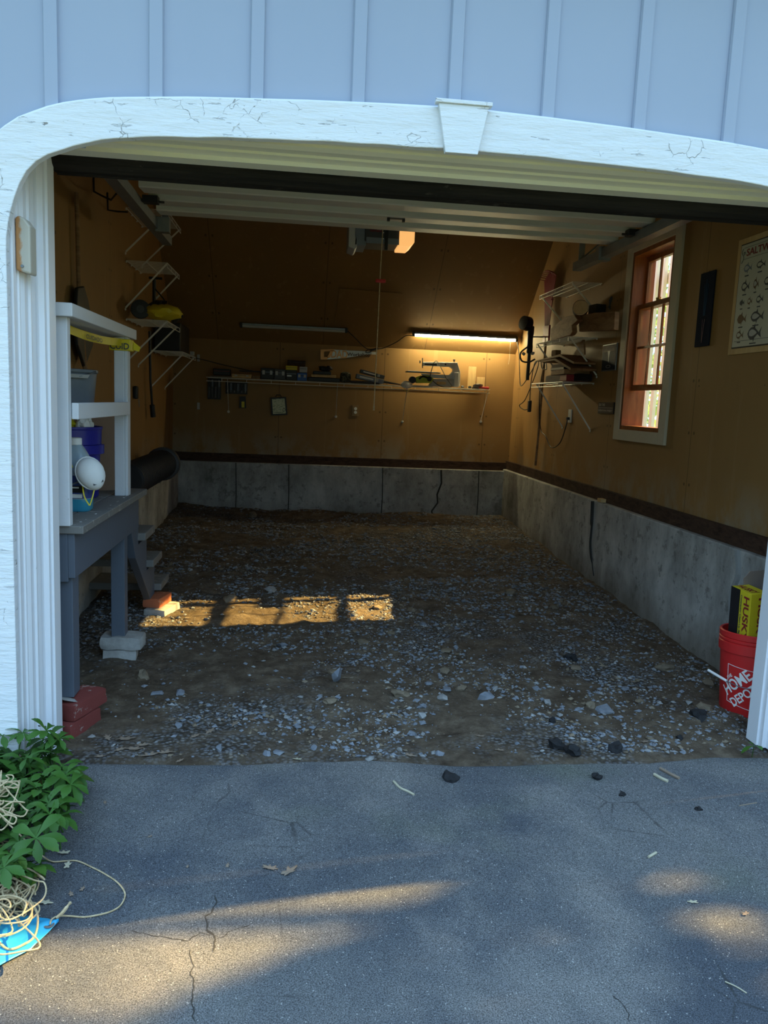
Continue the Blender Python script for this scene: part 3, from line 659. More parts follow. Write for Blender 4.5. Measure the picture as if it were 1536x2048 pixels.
m = MB(); m.prism([(4.0, .62), (4.19, .62), (4.19, .50), (4.42, .50), (4.42, .31), (4.66, .31), (4.66, .03), (4.55, .03), (4.12, .44)], (-1.25, 0, 0), (0, 1, 0), (0, 0, 1), (1, 0, 0), .04)
m.build('stringer', 'porch', r, bevel=.002)
for y, z in ((4.20, .565), (4.44, .37), (4.69, .175)):
    m = MB(); m.box((XL+.01, y-.03, z-.042), (LX+.03, y+.25, z)); m.build('stair_tread', 'tread', r, bevel=.006)
m = MB(); m.box((-.925, 2.93, .80), (-.89, 3.01, 1.555)); m.box((-.89, 2.945, .80), (-.825, 2.985, 1.555)); m.build('rail_post', 'rail', r, bevel=.003)
m = MB(); m.box((-.872, 3.865, .80), (-.825, 3.90, 1.555)); m.box((-.825, 3.87, .80), (-.81, 3.93, 1.555)); m.build('rail_post', 'rail', r, bevel=.003)
m = MB(); m.box((-.93, 2.92, 1.555), (-.80, 4.03, 1.602)); m.build('top_rail', 'rail', r, bevel=.003)
m = MB(); m.box((-.825, 2.985, 1.192), (-.80, 3.87, 1.252)); m.build('mid_rail', 'rail', r, bevel=.003)
# paint drips along the nosing
rnd = random.Random(2)
for k in range(34):
    y = 3.05+k*.03+rnd.uniform(-.01, .01); m = MB(); m.rock((LX+.001, y, .797), rnd.uniform(.003, .008), 1, .5, k); m.build('paint_speck', 'white', r)
# caution tape wound on the top rail
r = thing('caution_tape', (-.84, 3.4, 1.5), 'yellow caution tape with black lettering tied under the top rail', 'tape')
P0, P1 = V((-.905, 3.02, 1.545)), V((-.835, 3.86, 1.530))
m = MB(); vs = []
for i in range(21):
    p = P0.lerp(P1, i/20); s_ = -.018*math.sin(i/20*math.pi); tw = .35*math.sin(i*.8)
    vs += [p+V((.006*tw, 0, s_+.017)), p+V((-.006*tw, 0, s_-.017))]
m.add(vs, [(2*i, 2*i+1, 2*i+3, 2*i+2) for i in range(20)])
m.add([p+V((.0012, 0, 0)) for p in vs], [(2*i, 2*i+2, 2*i+3, 2*i+1) for i in range(20)])
m.build('tape_strip', 'yellow', r)
m = MB(); m.box((-.893, 3.858, 1.492), (-.795, 3.94, 1.546)); m.add([(-.795, 3.93, 1.54), (-.765, 3.95, 1.515), (-.775, 3.96, 1.495), (-.795, 3.94, 1.50)], [(0, 1, 2, 3)]); m.build('tape_wrap', 'yellow', r, bevel=.004)
du = (P1-P0).normalized()
text('lettering', 'CUIDADO', P0+du*.34+V((.006, 0, -.030)), du, V((0, 0, 1)), .20, .018, 'ink', r, depth=.004)
text('wrap_lettering', 'CUID', (-.888, 3.857, 1.497), (1, 0, 0), (0, 0, 1), .088, .030, 'ink', r)

# bricks and blocks under the posts
def block(nm, c, s_, rz, mt, lb, cat, group=None, rx=0, ry=0, wob=.004, seed=0):
    m = MB(); m.M = Matrix.Translation(c) @ Matrix.Rotation(rz, 4, 'Z') @ Matrix.Rotation(rx, 4, 'X') @ Matrix.Rotation(ry, 4, 'Y')
    a, b, d = s_[0]/2, s_[1]/2, s_[2]; nx_ = 6
    b_ = bmesh.new(); bmesh.ops.create_cube(b_, size=1); bmesh.ops.subdivide_edges(b_, edges=b_.edges, cuts=4, use_grid_fill=True)
    vs = []
    for q in b_.verts:
        p = V((q.co.x*2*a, q.co.y*2*b, (q.co.z+.5)*d)); e = noise.noise(p*22+V((seed, 0, 0)))*wob
        edgeness = sum(abs(abs(t)-.5) < .01 for t in q.co)
        p *= 1-(.02*(edgeness-1) if edgeness > 1 else 0); vs.append(p+V((e, e, e*.7)))
    m.add(vs, [tuple(v.index for v in f.verts) for f in b_.faces]); b_.free()
    return tag(m.build(nm, mt, None, smooth=True, bevel=0), lb, cat, group)
block('brick', (-.83, 2.99, -.005), (.10, .20, .058), -.35, 'brick', 'weathered red brick, lower of two under the front landing post', 'brick')
block('brick', (-.825, 3.03, .058), (.11, .215, .060), -.35, 'brick', 'weathered red brick, upper of two under the front landing post', 'brick')
tag(MB().rock((-.85, 2.975, .122), .045, 2, .12, 4).build('mortar_chip', 'block'), 'flat grey mortar chip on the upper red brick', 'mortar')
block('stone_block', (-.845, 3.85, -.02), (.16, .10, .065), .12, 'block', 'squared pale stone block at the bottom under the middle landing post', 'stone')
block('stone_block', (-.835, 3.86, .048), (.20, .12, .060), -.03, 'block', 'rounded grey stone block directly under the middle landing post', 'stone', wob=.009, seed=3)
block('stone_block', (-.77, 4.60, .005), (.13, .22, .055), -.25, 'block', 'sunlit cream stone block at the bottom of the steps', 'stone', seed=6)
block('brick', (-.80, 4.62, .062), (.10, .18, .055), -.25, 'brick_o', 'sunlit orange brick lying on the cream block by the steps', 'brick', seed=8)

# ================================================================== THINGS ON THE LANDING
DZ = .801
r = thing('blue_bucket', (-1.05, 3.78, DZ), 'dark blue five gallon bucket standing on the landing', 'bucket')
B = (-1.055, 3.78, DZ)
m = MB(); m.lathe([(.118, 0), (.126, .01), (.134, .20), (.136, .24), (.134, .248), (.128, .25), (.12, .02), (.0, .02)], B, 40, cap=False); m.lathe([(.118, 0), (0, 0)], B, 40, cap=False)
m.build('pail', 'blue', r, smooth=True)
m = MB(); m.lathe([(.136, .205), (.152, .208), (.153, .248), (.136, .252)], B, 40, cap=False); m.build('collar', 'blue', r, smooth=True)
m = MB(); m.lathe([(.136, .25), (.140, .252), (.142, .318), (.146, .322), (.146, .332), (.138, .333), (.13, .30), (.13, .25)], B, 40, cap=False); m.build('rim', 'blue', r, smooth=True)
m = MB(); m.tube(bez([(B[0]+.137, B[1]-.02, DZ+.115), (B[0]+.11, B[1]-.11, DZ+.10), (B[0]-.02, B[1]-.16, DZ+.09)], 6), .003, 6); m.build('handle', 'galv', r)
def cloth(nm, c, rx, ry, h, mt, lb, cat, seed, parent=None):
    b = bmesh.new(); bmesh.ops.create_icosphere(b, subdivisions=4, radius=1); m = MB(); vs = []
    for q in b.verts:
        k_ = 1+.35*noise.noise(q.co*2.2+V((seed, 0, 0)))+.22*abs(noise.noise(q.co*5+V((seed, 3, 0))))
        vs.append(V(c)+V((q.co.x*rx*k_, q.co.y*ry*k_, q.co.z*h*k_)))
    m.add(vs, [tuple(v.index for v in f.verts) for f in b.faces]); b.free()
    return tag(m.build(nm, mt, None, smooth=True), lb, cat)
cloth('cloth', (-1.085, 3.74, DZ+.335), .065, .06, .045, 'yellow', 'crumpled yellow cloth in the mouth of the blue bucket', 'cloth', 3)
cloth('cloth', (-.975, 3.73, DZ+.345), .033, .04, .045, 'white', 'crumpled white rag at the rim of the blue bucket', 'cloth', 9)
r = thing('grey_pail', (-1.08, 3.82, DZ+.385), 'round blue grey pail standing above the blue bucket', 'pail')
B = (-1.085, 3.83, DZ+.385)
m = MB(); m.lathe([(.0, 0), (.115, 0), (.122, .01), (.137, .165), (.139, .19), (.146, .195), (.146, .207), (.139, .209), (.132, .19), (.116, .02), (0, .015)], B, 40, cap=False); m.build('body', 'grey', r, smooth=True)
m = MB(); m.tube(bez([(B[0]+.146, B[1]-.03, B[2]+.20), (B[0]+.10, B[1]-.125, B[2]+.175), (B[0]-.05, B[1]-.155, B[2]+.165), (B[0]-.14, B[1]-.06, B[2]+.19)], 6), .004, 6); m.build('handle', 'galv', r)
m = MB(); m.prism([(-.045, 0), (.045, 0), (.055, .016), (-.04, .016)], (B[0]+.085, B[1]-.122, B[2]+.168), V((.8, .6, 0)), (0, 0, 1), V((.6, -.8, 0)), .014); m.build('grip', 'lgrey', r)
m = MB(); m.add([(-1.17, 3.93, DZ), (-.885, 4.10, DZ), (-.88, 4.10, DZ+.42), (-1.17, 3.93, DZ+.42), (-1.172, 3.936, DZ), (-.887, 4.106, DZ), (-.882, 4.106, DZ+.42), (-1.172, 3.936, DZ+.42)], [(0, 1, 2, 3), (4, 7, 6, 5), (0, 4, 5, 1), (1, 5, 6, 2), (2, 6, 7, 3), (3, 7, 4, 0)])
tag(m.build('cardboard_sheet', 'card'), 'brown cardboard sheet standing behind the blue bucket', 'cardboard')
# washer fluid jug
J = V((-.915, 3.36, DZ))
r = thing('fluid_jug', J, 'clear plastic jug of blue washer fluid with dark blue label', 'jug')
def sq(pts, c, ex=.85, seg=32, pw=3.2):   # rounded-square lathe
    vs = []
    for a, z in pts:
        for j in range(seg):
            t = 2*math.pi*j/seg; ct, st = math.cos(t), math.sin(t); k_ = (abs(ct)**pw+abs(st)**pw)**(-1/pw); vs.append(V(c)+V((a*k_*ct, a*k_*st*ex, z)))
    fs = [(i*seg+j, i*seg+(j+1) % seg, (i+1)*seg+(j+1) % seg, (i+1)*seg+j) for i in range(len(pts)-1) for j in range(seg)]
    fs += [tuple(range(seg-1, -1, -1)), tuple((len(pts)-1)*seg+j for j in range(seg))]
    return vs, fs
m = MB(); m.add(*sq([(.060, 0), (.066, .008), (.066, .052)], J)); m.build('fluid', 'fluid', r, smooth=True)
m = MB(); m.add(*sq([(.066, .052), (.066, .165), (.064, .19), (.054, .225), (.034, .262), (.024, .275)], J)); m.build('bottle', 'clear', r, smooth=True)
m = MB(); m.add(*sq([(.0672, .055), (.0672, .150)], J)); lbp = m.build('label', 'label', r, smooth=True)
m = MB(); m.lathe([(.024, .273), (.026, .275), (.026, .300), (.022, .303)], J, 20); m.build('cap', 'white', r, smooth=True)
m = MB(); m.box((J.x-.045, J.y-.0600, J.z+.058), (J.x+.04, J.y-.0575, J.z+.074)); m.build('warning_strip', 'white', r)
m = MB(); m.box((J.x-.005, J.y-.0600, J.z+.080), (J.x+.05, J.y-.0575, J.z+.108)); m.build('black_panel', 'black', r)
m = MB(); m.box((J.x+.0, J.y-.0610, J.z+.098), (J.x+.028, J.y-.0600, J.z+.104)); m.build('text_line', 'white', r)
m = MB(); m.bar((J.x-.05, J.y-.0605, J.z+.092), (J.x+.05, J.y-.0605, J.z+.135), .004, .006, (0, 0, 1)); m.build('stripe', 'grey', r)
def dome_mask(nm, c, R_, scale, lb, strap):
    r = thing(nm, c, lb, 'dust mask')
    M_ = Matrix.Translation(c) @ R_ @ Matrix.Scale(scale, 4)
    m = MB(); m.M = M_; vs = []; seg = 32; rings = 9
    for i in range(rings+1):
        a = i/rings*math.pi/2
        for j in range(seg):
            t = 2*math.pi*j/seg; rx_ = 1.0+.14*math.cos(t)*0-.10*max(0, math.cos(t))**2; vs.append((math.sin(a)*math.cos(t)*.068*(1.08 if math.cos(t) > 0 else .95), math.sin(a)*math.sin(t)*.058*(1-.12*max(0, math.cos(t))), math.cos(a)*.048))
    m.add(vs, [(i*seg+j, i*seg+(j+1) % seg, (i+1)*seg+(j+1) % seg, (i+1)*seg+j) for i in range(rings) for j in range(seg)]); m.build('shell', 'mask', r, smooth=True)
    m = MB(); m.M = M_; m.tube([(math.cos(2*math.pi*j/24)*.068, math.sin(2*math.pi*j/24)*.058, 0) for j in range(25)], .003, 6); m.build('edge_seam', 'mask', r, smooth=True)
    m = MB(); m.M = M_; m.box((.035, -.022, .030), (.050, .022, .034)); m.build('nose_clip', 'dark', r)
    for pts in strap:
        m = MB(); P_ = bez(pts, 6); m.tube(P_, .0028*1.0, 5); m.build('strap', 'elastic', r)
    return r
R_ = Matrix.Rotation(math.radians(75), 4, 'X') @ Matrix.Rotation(math.radians(35), 4, 'Y') @ Matrix.Rotation(math.radians(-60), 4, 'Z')
mc = (-.835, 3.275, DZ+.165)
dome_mask('dust_mask', mc, R_, 1.0, 'white cup dust mask with yellow straps hung on the fluid jug',
          [[(-.905, 3.28, DZ+.185), (-.925, 3.29, DZ+.235), (-.945, 3.33, DZ+.265)], [(-.865, 3.27, DZ+.115), (-.855, 3.26, DZ+.07), (-.835, 3.255, DZ+.035)], [(-.833, 3.255, DZ+.035), (-.823, 3.26, DZ+.07), (-.818, 3.27, DZ+.10)]])
# red home-improvement bucket
r = thing('red_bucket', (2.03, 3.12, 0), 'scuffed red plastic bucket printed with a white diagonal square logo', 'bucket')
BM = Matrix.Translation((2.045, 3.13, .003)) @ Matrix.Rotation(math.radians(-3), 4, 'X')
m = MB(); m.M = BM; m.lathe([(0, 0), (.125, 0), (.130, .008), (.142, .28), (.134, .28), (.122, .02), (0, .015)], seg=48, cap=False); pail_ = m.build('pail', 'bucket', r, smooth=True)
m = MB(); m.M = BM; m.lathe([(.142, .275), (.150, .278), (.151, .318), (.146, .322), (.150, .326), (.1505, .334), (.146, .338), (.150, .342), (.151, .364), (.147, .368), (.140, .366), (.138, .28)], seg=48, cap=False); m.build('rim', 'bucket', r, smooth=True)
th0 = math.radians(-133)          # logo centre faces the drive
def onb(a, b, off=.0012):         # a along the surface, b height
    rr = .1305+(.142-.1305)*(b/.28)+off; t = th0+a/.137
    return BM @ V((rr*math.cos(t), rr*math.sin(t), b))
def rotfn(ox, oz, ang): return lambda a, b: onb(ox+a*math.cos(ang)-b*math.sin(ang), oz+a*math.sin(ang)+b*math.cos(ang))
A45 = math.radians(42)
text('lettering', 'THE', None or (0, 0, 0), (1, 0, 0), (0, 0, 1), .030, .014, 'white', pail_, fn=rotfn(-.082, .155, A45))
text('lettering', 'HOME', (0, 0, 0), (1, 0, 0), (0, 0, 1), .150, .050, 'white', pail_, fn=rotfn(-.082, .082, A45))
text('lettering', 'DEPOT', (0, 0, 0), (1, 0, 0), (0, 0, 1), .130, .040, 'white', pail_, fn=rotfn(-.045, .040, A45))
m = MB()
q4 = [(-.085, .060), (.075, .030), (.095, .205), (-.085, .225)]
for (a0_, b0_), (a1_, b1_) in zip(q4, q4[1:]+q4[:1]): m.tube([onb(a0_+(a1_-a0_)*k/12, b0_+(b1_-b0_)*k/12, .001) for k in range(13)], .0012, 4)
m.build('logo_frame', 'white', pail_)
m = MB(); m.M = BM; m.tube(bez([(-.190, .035, .175), (-.148, -.05, .150), (-.105, -.118, .142), (0, -.152, .150), (.10, -.115, .19), (.148, -.03, .29)], 8), .0022, 6); bail_ = m.build('bail', 'galv', r)
m = MB(); m.M = BM; m.tube([(-.192, .037, .176), (-.149, -.045, .151)], .006, 8); m.build('grip', 'white', bail_)
r = thing('bag_box', (2.05, 3.16, .02), 'yellow and black contractor bag carton standing in the red bucket', 'carton')
HM = Matrix.Translation((2.045, 3.135, .03)) @ Matrix.Rotation(math.radians(6), 4, 'Z') @ Matrix.Rotation(math.radians(-4), 4, 'Y') @ Matrix.Rotation(math.radians(3), 4, 'X')
m = MB(); m.M = HM; m.box((-.085, -.055, 0), (.0, .075, .54)); carton_ = m.build('carton', 'yellow', r, bevel=.002)
m = MB(); m.M = HM; m.box((.0, -.045, 0), (.085, .07, .45)); m.box((-.0862, .015, .25), (-.0855, .0755, .54)); m.build('black_side', 'black', r)
m = MB(); m.M = HM; m.prism([(-.02, .45), (.10, .45), (.11, .58), (.07, .60), (.0, .60), (-.03, .57)], (0, .072, 0), (1, 0, 0), (0, 0, 1), (0, 1, 0), .004); m.build('open_flap', 'kraft', r)
def hx(p): return HM @ V(p)
hr = HM.to_3x3()
text('lettering', 'HUSKY', hx((-.048, -.0555, .52)), hr @ V((0, 0, -1)), hr @ V((1, 0, 0)), .20, .030, 'inkr', carton_)
text('lettering', 'HUSKY', hx((-.0858, -.012, .52)), hr @ V((0, 0, -1)), hr @ V((0, -1, 0)), .20, .035, 'inkr', carton_)
text('lettering', 'HUSKY', hx((-.07, .065, .5405)), hr @ V((0, -1, 0)), hr @ V((1, 0, 0)), .11, .035, 'inkr', carton_)
text('small_lettering', 'Contractor Clean-Up Bags', hx((-.0858, .012, .52)), hr @ V((0, 0, -1)), hr @ V((0, -1, 0)), .19, .014, 'ink', carton_)

# ================================================================== WIRE SHELVES
def wire_shelf(name, side, xw, y0, y1, z, depth, label, group, brackets, drop=.30, liner=False):
    """side +1: on the window wall, -1: on the left wall"""
    xf = xw-side*depth; r = thing(name, (xw, (y0+y1)/2, z), label, 'shelf', group)
    for x, zz in ((xf, z), (xw-side*.012, z), ((xf+xw)/2, z), (xf, z-.030)): m = MB(); m.tube([(x, y0, zz), (x, y1, zz)], .0032, 5); m.build('rod', 'white_metal', r)
    m = MB(); k = int((y1-y0)/.028)
    for i in range(k+1): y = y0+(y1-y0)*i/k; m.tube([(xw-side*.008, y, z+.003), (xf, y, z+.003), (xf-side*.0005, y, z-.004)], .0014, 4, False)
    m.build('wire_deck', 'white_metal', r)
    k = max(2, round((y1-y0)/.19))
    for i in range(k+1): m = MB(); y = y0+(y1-y0)*i/k; m.tube([(xf, y, z), (xf, y, z-.030)], .003, 4); m.build('lip', 'white_metal', r)
    for yb in brackets:
        m = MB(); m.bar((xf+side*.004, yb, z-.004), (xw-side*.004, yb, z-drop), .011, .006, (0, 1, 0)); m.lathe([(.009, 0), (.009, .004), (.004, .008)], (xw, yb, z-drop-.012), 10, (-side, 0, 0)); m.build('brace', 'white_metal', r)
    for i in range(4):
        m = MB(); y = y0+.03+(y1-y0-.06)*i/3; m.rock((xw-side*.006, y, z-.004), .008, 1, .8, i, .1); m.build('wall_clip', 'white_metal', r)
    if liner:
        m = MB(); m.box((min(xw, xf), y0, z+.006), (max(xw, xf), y1, z+.009)); m.build('liner', 'lgrey', r)
    return r
SY0, SY1 = 5.87, 6.68
wire_shelf('wire_shelf', 1, XR, SY0, SY1, 2.26, .24, 'top white wire shelf on the window wall, empty', 'wire shelves on the window wall', (5.89, 6.66), .235)
wire_shelf('wire_shelf', 1, XR, SY0, SY1, 1.855, .24, 'middle white wire shelf on the window wall, holding timber offcuts', 'wire shelves on the window wall', (5.85, 6.66), .28)
wire_shelf('wire_shelf', 1, XR, SY0, SY1, 1.515, .26, 'lowest white wire shelf on the window wall, stacked with boxes and boards', 'wire shelves on the window wall', (5.90, 6.55), .355)
wire_shelf('wire_shelf', -1, XL, 5.98, 6.62, 2.60, .30, 'highest white wire shelf on the left wall beside the door track', 'wire shelves on the left wall', (6.0, 6.6), .30)
wire_shelf('wire_shelf', -1, XL, 5.98, 6.55, 2.235, .30, 'empty white wire shelf on the left wall above the yellow tool', 'wire shelves on the left wall', (5.99, 6.52), .33)
wire_shelf('wire_shelf', -1, XL, 5.98, 6.60, 1.825, .30, 'white wire shelf on the left wall carrying the yellow tool', 'wire shelves on the left wall', (5.99, 6.45), .31)
wire_shelf('wire_shelf', -1, XL, 6.90, 7.75, 1.655, .28, 'lowest white wire shelf on the left wall, nearest the back', 'wire shelves on the left wall', (7.0, 7.7), .30)
# long back shelf
r = thing('back_wire_shelf', (.5, 8.0, 1.46), 'long white wire shelf across the back wall crowded with tool cases', 'shelf')
bx0, bx1, bzz = -.90, 1.93, 1.475
for y, zz in ((7.86, bzz), (8.02, bzz), (8.185, bzz), (7.86, bzz-.035)): m = MB(); m.tube([(bx0, y, zz), (bx1, y, zz)], .0035, 5); m.build('rod', 'white_metal', r)
m = MB()
for i in range(105): x = bx0+(bx1-bx0)*i/104; m.tube([(x, 8.19, bzz+.003), (x, 7.86, bzz+.003)], .0014, 4, False)
m.build('wire_deck', 'white_metal', r)
for i in range(12):
    m = MB(); x = bx0+.15+(bx1-bx0-.2)*i/11; m.tube([(x, 7.86, bzz), (x, 7.86, bzz-.035)], .0035, 4); m.build('lip', 'white_metal', r)
for px, py, tx in ((457, 825, 455), (672, 835, 675), (805, 845, 815), (962, 845, 977)):
    a = at(tx, 768, 'y', 7.87); b = at(px, py-4, 'y', 8.19); m = MB(); m.bar((a.x, 7.865, bzz-.01), (b.x, 8.192, b.z), .010, .005, (1, 0, 0)); m.lathe([(.014, 0), (.014, .004), (.006, .008)], (b.x, 8.198, b.z-.012), 10, (0, -1, 0)); m.build('brace', 'white_metal', r)

# ================================================================== THINGS ON THE WINDOW WALL SHELVES
ZM, ZL = 1.862, 1.522
def boxo(nm, p0, size, rz, mt, lb, cat, rx=0, ry=0, bevel=.002, group=None, lid=None):
    m = MB(); m.M = Matrix.Translation(p0) @ Matrix.Rotation(rz, 4, 'Z') @ Matrix.Rotation(rx, 4, 'X') @ Matrix.Rotation(ry, 4, 'Y')
    a, b, c = size; m.box((-a/2, -b/2, 0), (a/2, b/2, c)); return tag(m.build(nm, mt, None, bevel=bevel), lb, cat, group)
r = thing('log_piece', (2.12, 5.9, 2.03), 'short round log with its pale cut end facing out', 'log')
m = MB(); ax = V((-.35, -1, .0)).normalized(); c0 = V((2.10, 5.86, 2.075)); m.lathe([(.056, -.20), (.060, -.1), (.058, 0), (.0575, .001)], c0, 18, ax, False); m.build('bark', 'bark', r, smooth=True)
m = MB(); m.lathe([(.0, .0012), (.054, .0012)], c0, 18, ax, False); n = N('ringed_log_end'); w_ = n.n('ShaderNodeTexNoise'); MT['ends'] = MT['logend']; m.build('cut_end', 'logend', r)
m = MB(); m.M = Matrix.Translation((2.13, 5.60, ZM+.006)) @ Matrix.Rotation(.10, 4, 'Z') @ Matrix.Rotation(.05, 4, 'Y')
m.prism([(-.28, 0), (.27, .03), (.30, .15), (.05, .148), (-.26, .125)], (0, 0, 0), (0, 1, 0), (0, 0, 1), (1, 0, 0), .035)
tag(m.build('timber_offcut', 'oldwood', None, bevel=.003), 'wide brown timber offcut overhanging the middle shelf towards the window', 'board')
m = MB(); m.M = Matrix.Translation((2.055, 6.15, ZM+.006)) @ Matrix.Rotation(-.06, 4, 'Z')
m.prism([(-.33, .02), (-.28, .0), (.30, .0), (.34, .10), (.10, .13), (-.12, .155), (-.36, .14), (-.45, .095), (-.30, .07)], (0, 0, 0), (0, 1, 0), (0, 0, 1), (1, 0, 0), .04)
tag(m.build('split_board', 'oldwood', None, bevel=.004), 'split dark board with a pointed end along the middle shelf edge', 'board')
boxo('plastic_box', (2.2, 5.78, 2.02), (.08, .12, .07), .1, 'black', 'small black box tucked behind the round log', 'box')
# lowest shelf pile
boxo('cardboard_box', (2.14, 6.22, ZL+.004), (.20, .36, .05), .0, 'kraft', 'flat grey brown box at the bottom of the lowest shelf pile', 'box')
boxo('red_case', (2.13, 5.97, ZL+.004), (.18, .16, .048), .0, 'crimson', 'dark red flat case at the bottom of the lowest shelf pile', 'case')
boxo('cardboard_box', (2.13, 6.08, ZL+.055), (.20, .38, .038), -.05, 'oldwood', 'light brown flat box second from the bottom of the lowest shelf pile', 'box')
boxo('black_case', (2.13, 6.12, ZL+.094), (.19, .28, .018), .05, 'black', 'thin black case in the middle of the lowest shelf pile', 'case')
boxo('cardboard_box', (2.14, 6.15, ZL+.113), (.17, .26, .03), .1, 'kraft', 'small grey brown box under the tilted boards', 'box')
def tiltboard(nm, pts, y_, th, lb, dx=.2, x0=2.02):
    m = MB(); m.prism(pts, (x0, 0, 0), (0, 1, 0), (0, 0, 1), (1, 0, 0), dx); return tag(m.build(nm, 'oldwood', None, bevel=.002), lb, 'board')
tiltboard('thin_board', [(5.74, 1.615), (5.76, 1.600), (6.15, 1.690), (6.50, 1.690), (6.50, 1.706), (6.13, 1.706)], 0, 0, 'bent thin brown board sloping down to the window side of the lowest shelf')
tiltboard('thin_board', [(5.80, 1.665), (5.81, 1.650), (6.15, 1.722), (6.72, 1.712), (6.80, 1.722), (6.15, 1.742)], 0, 0, 'bent thin brown board on top of the lowest shelf pile', .17, 2.06)
m = MB(); m.prism([(5.95, 1.735), (6.22, 1.735), (6.02, 1.85), (5.99, 1.85)], (2.19, 0, 0), (0, 1, 0), (0, 0, 1), (1, 0, 0), .012); tag(m.build('triangle_board', 'oldwood'), 'triangular brown offcut standing against the wall above the pile', 'board')
boxo('wood_block', (2.12, 6.42, 1.742), (.05, .07, .05), .2, 'oldwood', 'small square wood block on top of the board pile', 'block', bevel=.003)
boxo('small_tool', (2.16, 5.86, ZL+.004), (.10, .09, .055), .3, 'black', 'small black tool at the window end of the lowest shelf', 'tool')
# red plastic rake/shovel behind the shelves
r = thing('leaf_rake', (2.2, 7.0, 2.0), 'dark red fan rake hanging head up behind the top shelf', 'rake')
m = MB(); R0 = V((2.215, 7.02, 2.02))
for i in range(13):
    t = (i-6)/6; e = R0+V((.0, -t*.16+.02*0, .50-.05*t*t)); mid = R0+V((0, -t*.10, .25)); m.bar(R0+V((0, -t*.05, 0)), mid, .018, .006, (1, 0, 0)); m.bar(mid, e, .018, .006, (1, 0, 0)); m.bar(e, e+V((-.05, -t*.02, .01)), .010, .005)
m.build('tines', 'crimson', r)
m = MB(); m.box((2.208, 6.94, 1.90), (2.224, 7.10, 2.05)); m.build('head', 'crimson', r); m = MB(); m.bar(R0+V((0, -.10, .25)), R0+V((0, .10, .25)), .012, .02, (1, 0, 0)); m.build('cross_bar', 'crimson', r)
m = MB(); m.tube([(2.215, 7.02, 1.95), (2.212, 7.04, 1.1), (2.21, 7.06, .78)], .011, 8); m.build('handle', 'oldwood', r)
# trimmer / cordless tool hanging
r = thing('string_trimmer', (2.05, 7.2, 1.7), 'black hanging garden trimmer with round guard and shaft', 'trimmer')
m = MB(); m.lathe([(.03, -.02), (.062, -.02), (.066, .0), (.062, .05), (.03, .055)], (2.06, 7.12, 2.07), 20, (-.9, -.4, .1)); m.build('guard', 'black', r, smooth=True)
m = MB(); m.tube(bez([(2.10, 7.12, 2.04), (2.085, 7.08, 1.95), (2.08, 7.06, 1.86), (2.075, 7.05, 1.80)], 4), [.030]*4+[.026]*4+[.028]*4+[.02], 10); m.build('body', 'black', r, smooth=True)
m = MB(); m.tube([(2.08, 7.06, 1.80), (2.075, 7.05, 1.56)], .016, 10); m.build('shaft', 'black', r)
m = MB(); m.tube([(2.09, 7.07, 1.95), (2.264, 7.10, 1.96)], .006, 6); m.build('wall_bracket', 'black', r)
m = MB(); m.tube(bez([(2.06, 7.04, 1.86), (1.99, 7.03, 1.80), (2.0, 7.02, 1.73), (2.07, 7.03, 1.72), (2.13, 7.04, 1.75)], 5), .008, 6); m.build('handle_loop', 'dark', r)
m = MB(); m.rock((2.02, 7.03, 1.79), .022, 1, .8, 1); m.rock((2.10, 7.02, 1.80), .018, 1, .8, 2); m.build('clamp', 'lgrey', r)
# cords
tag(MB().tube(bez([(2.215, 8.0, 2.0), (2.22, 7.9, 1.85), (2.20, 7.75, 1.62), (2.18, 7.6, 1.52), (2.18, 7.35, 1.62), (2.20, 7.2, 1.74), (2.21, 7.2, 1.68), (2.19, 7.45, 1.40), (2.18, 7.62, 1.33), (2.20, 7.52, 1.29), (2.2, 7.35, 1.30)], 8), .0045, 6).build('lamp_cord', 'black', None), 'black lamp cord looping below the lit tube end', 'cord')
tag(MB().box((2.185, 7.32, 1.27), (2.215, 7.37, 1.38)).build('power_plug', 'black', None, bevel=.008), 'black in-line plug hanging in the cord loop', 'plug')
tag(MB().tube(bez([(2.20, 7.35, 1.38), (2.21, 7.38, 1.55), (2.21, 7.30, 1.73), (2.20, 7.1, 1.74), (2.19, 7.0, 1.67), (2.2, 6.9, 1.66), (2.21, 7.0, 1.72), (2.20, 7.05, 1.5), (2.20, 7.03, 1.3), (2.21, 6.98, 1.12), (2.22, 6.85, 1.06), (2.23, 6.7, .97), (2.235, 6.5, 1.02), (2.24, 6.4, 1.15), (2.245, 6.38, 1.22)], 8), .0045, 6).build('extension_cord', 'black', None), 'black extension cord running down to the wall outlet', 'cord')
r = thing('wall_outlet', (2.26, 6.38, 1.25), 'white outlet plate with black plug on the window wall', 'outlet')
m = MB(); m.box((2.258, 6.335, 1.20), (2.266, 6.41, 1.31)); m.build('plate', 'white', r, bevel=.002); m = MB(); m.box((2.235, 6.36, 1.222), (2.258, 6.39, 1.245)); m.build('plug', 'black', r, bevel=.003)
tag(MB().tube(bez([(2.262, 5.69, 2.05), (2.255, 5.68, 2.08), (2.250, 5.67, 2.12), (2.256, 5.65, 2.13), (2.25, 5.68, 2.06)], 4), .006, 5).build('wall_hook', 'dark'), 'small dark hook on the wall left of the window', 'hook')
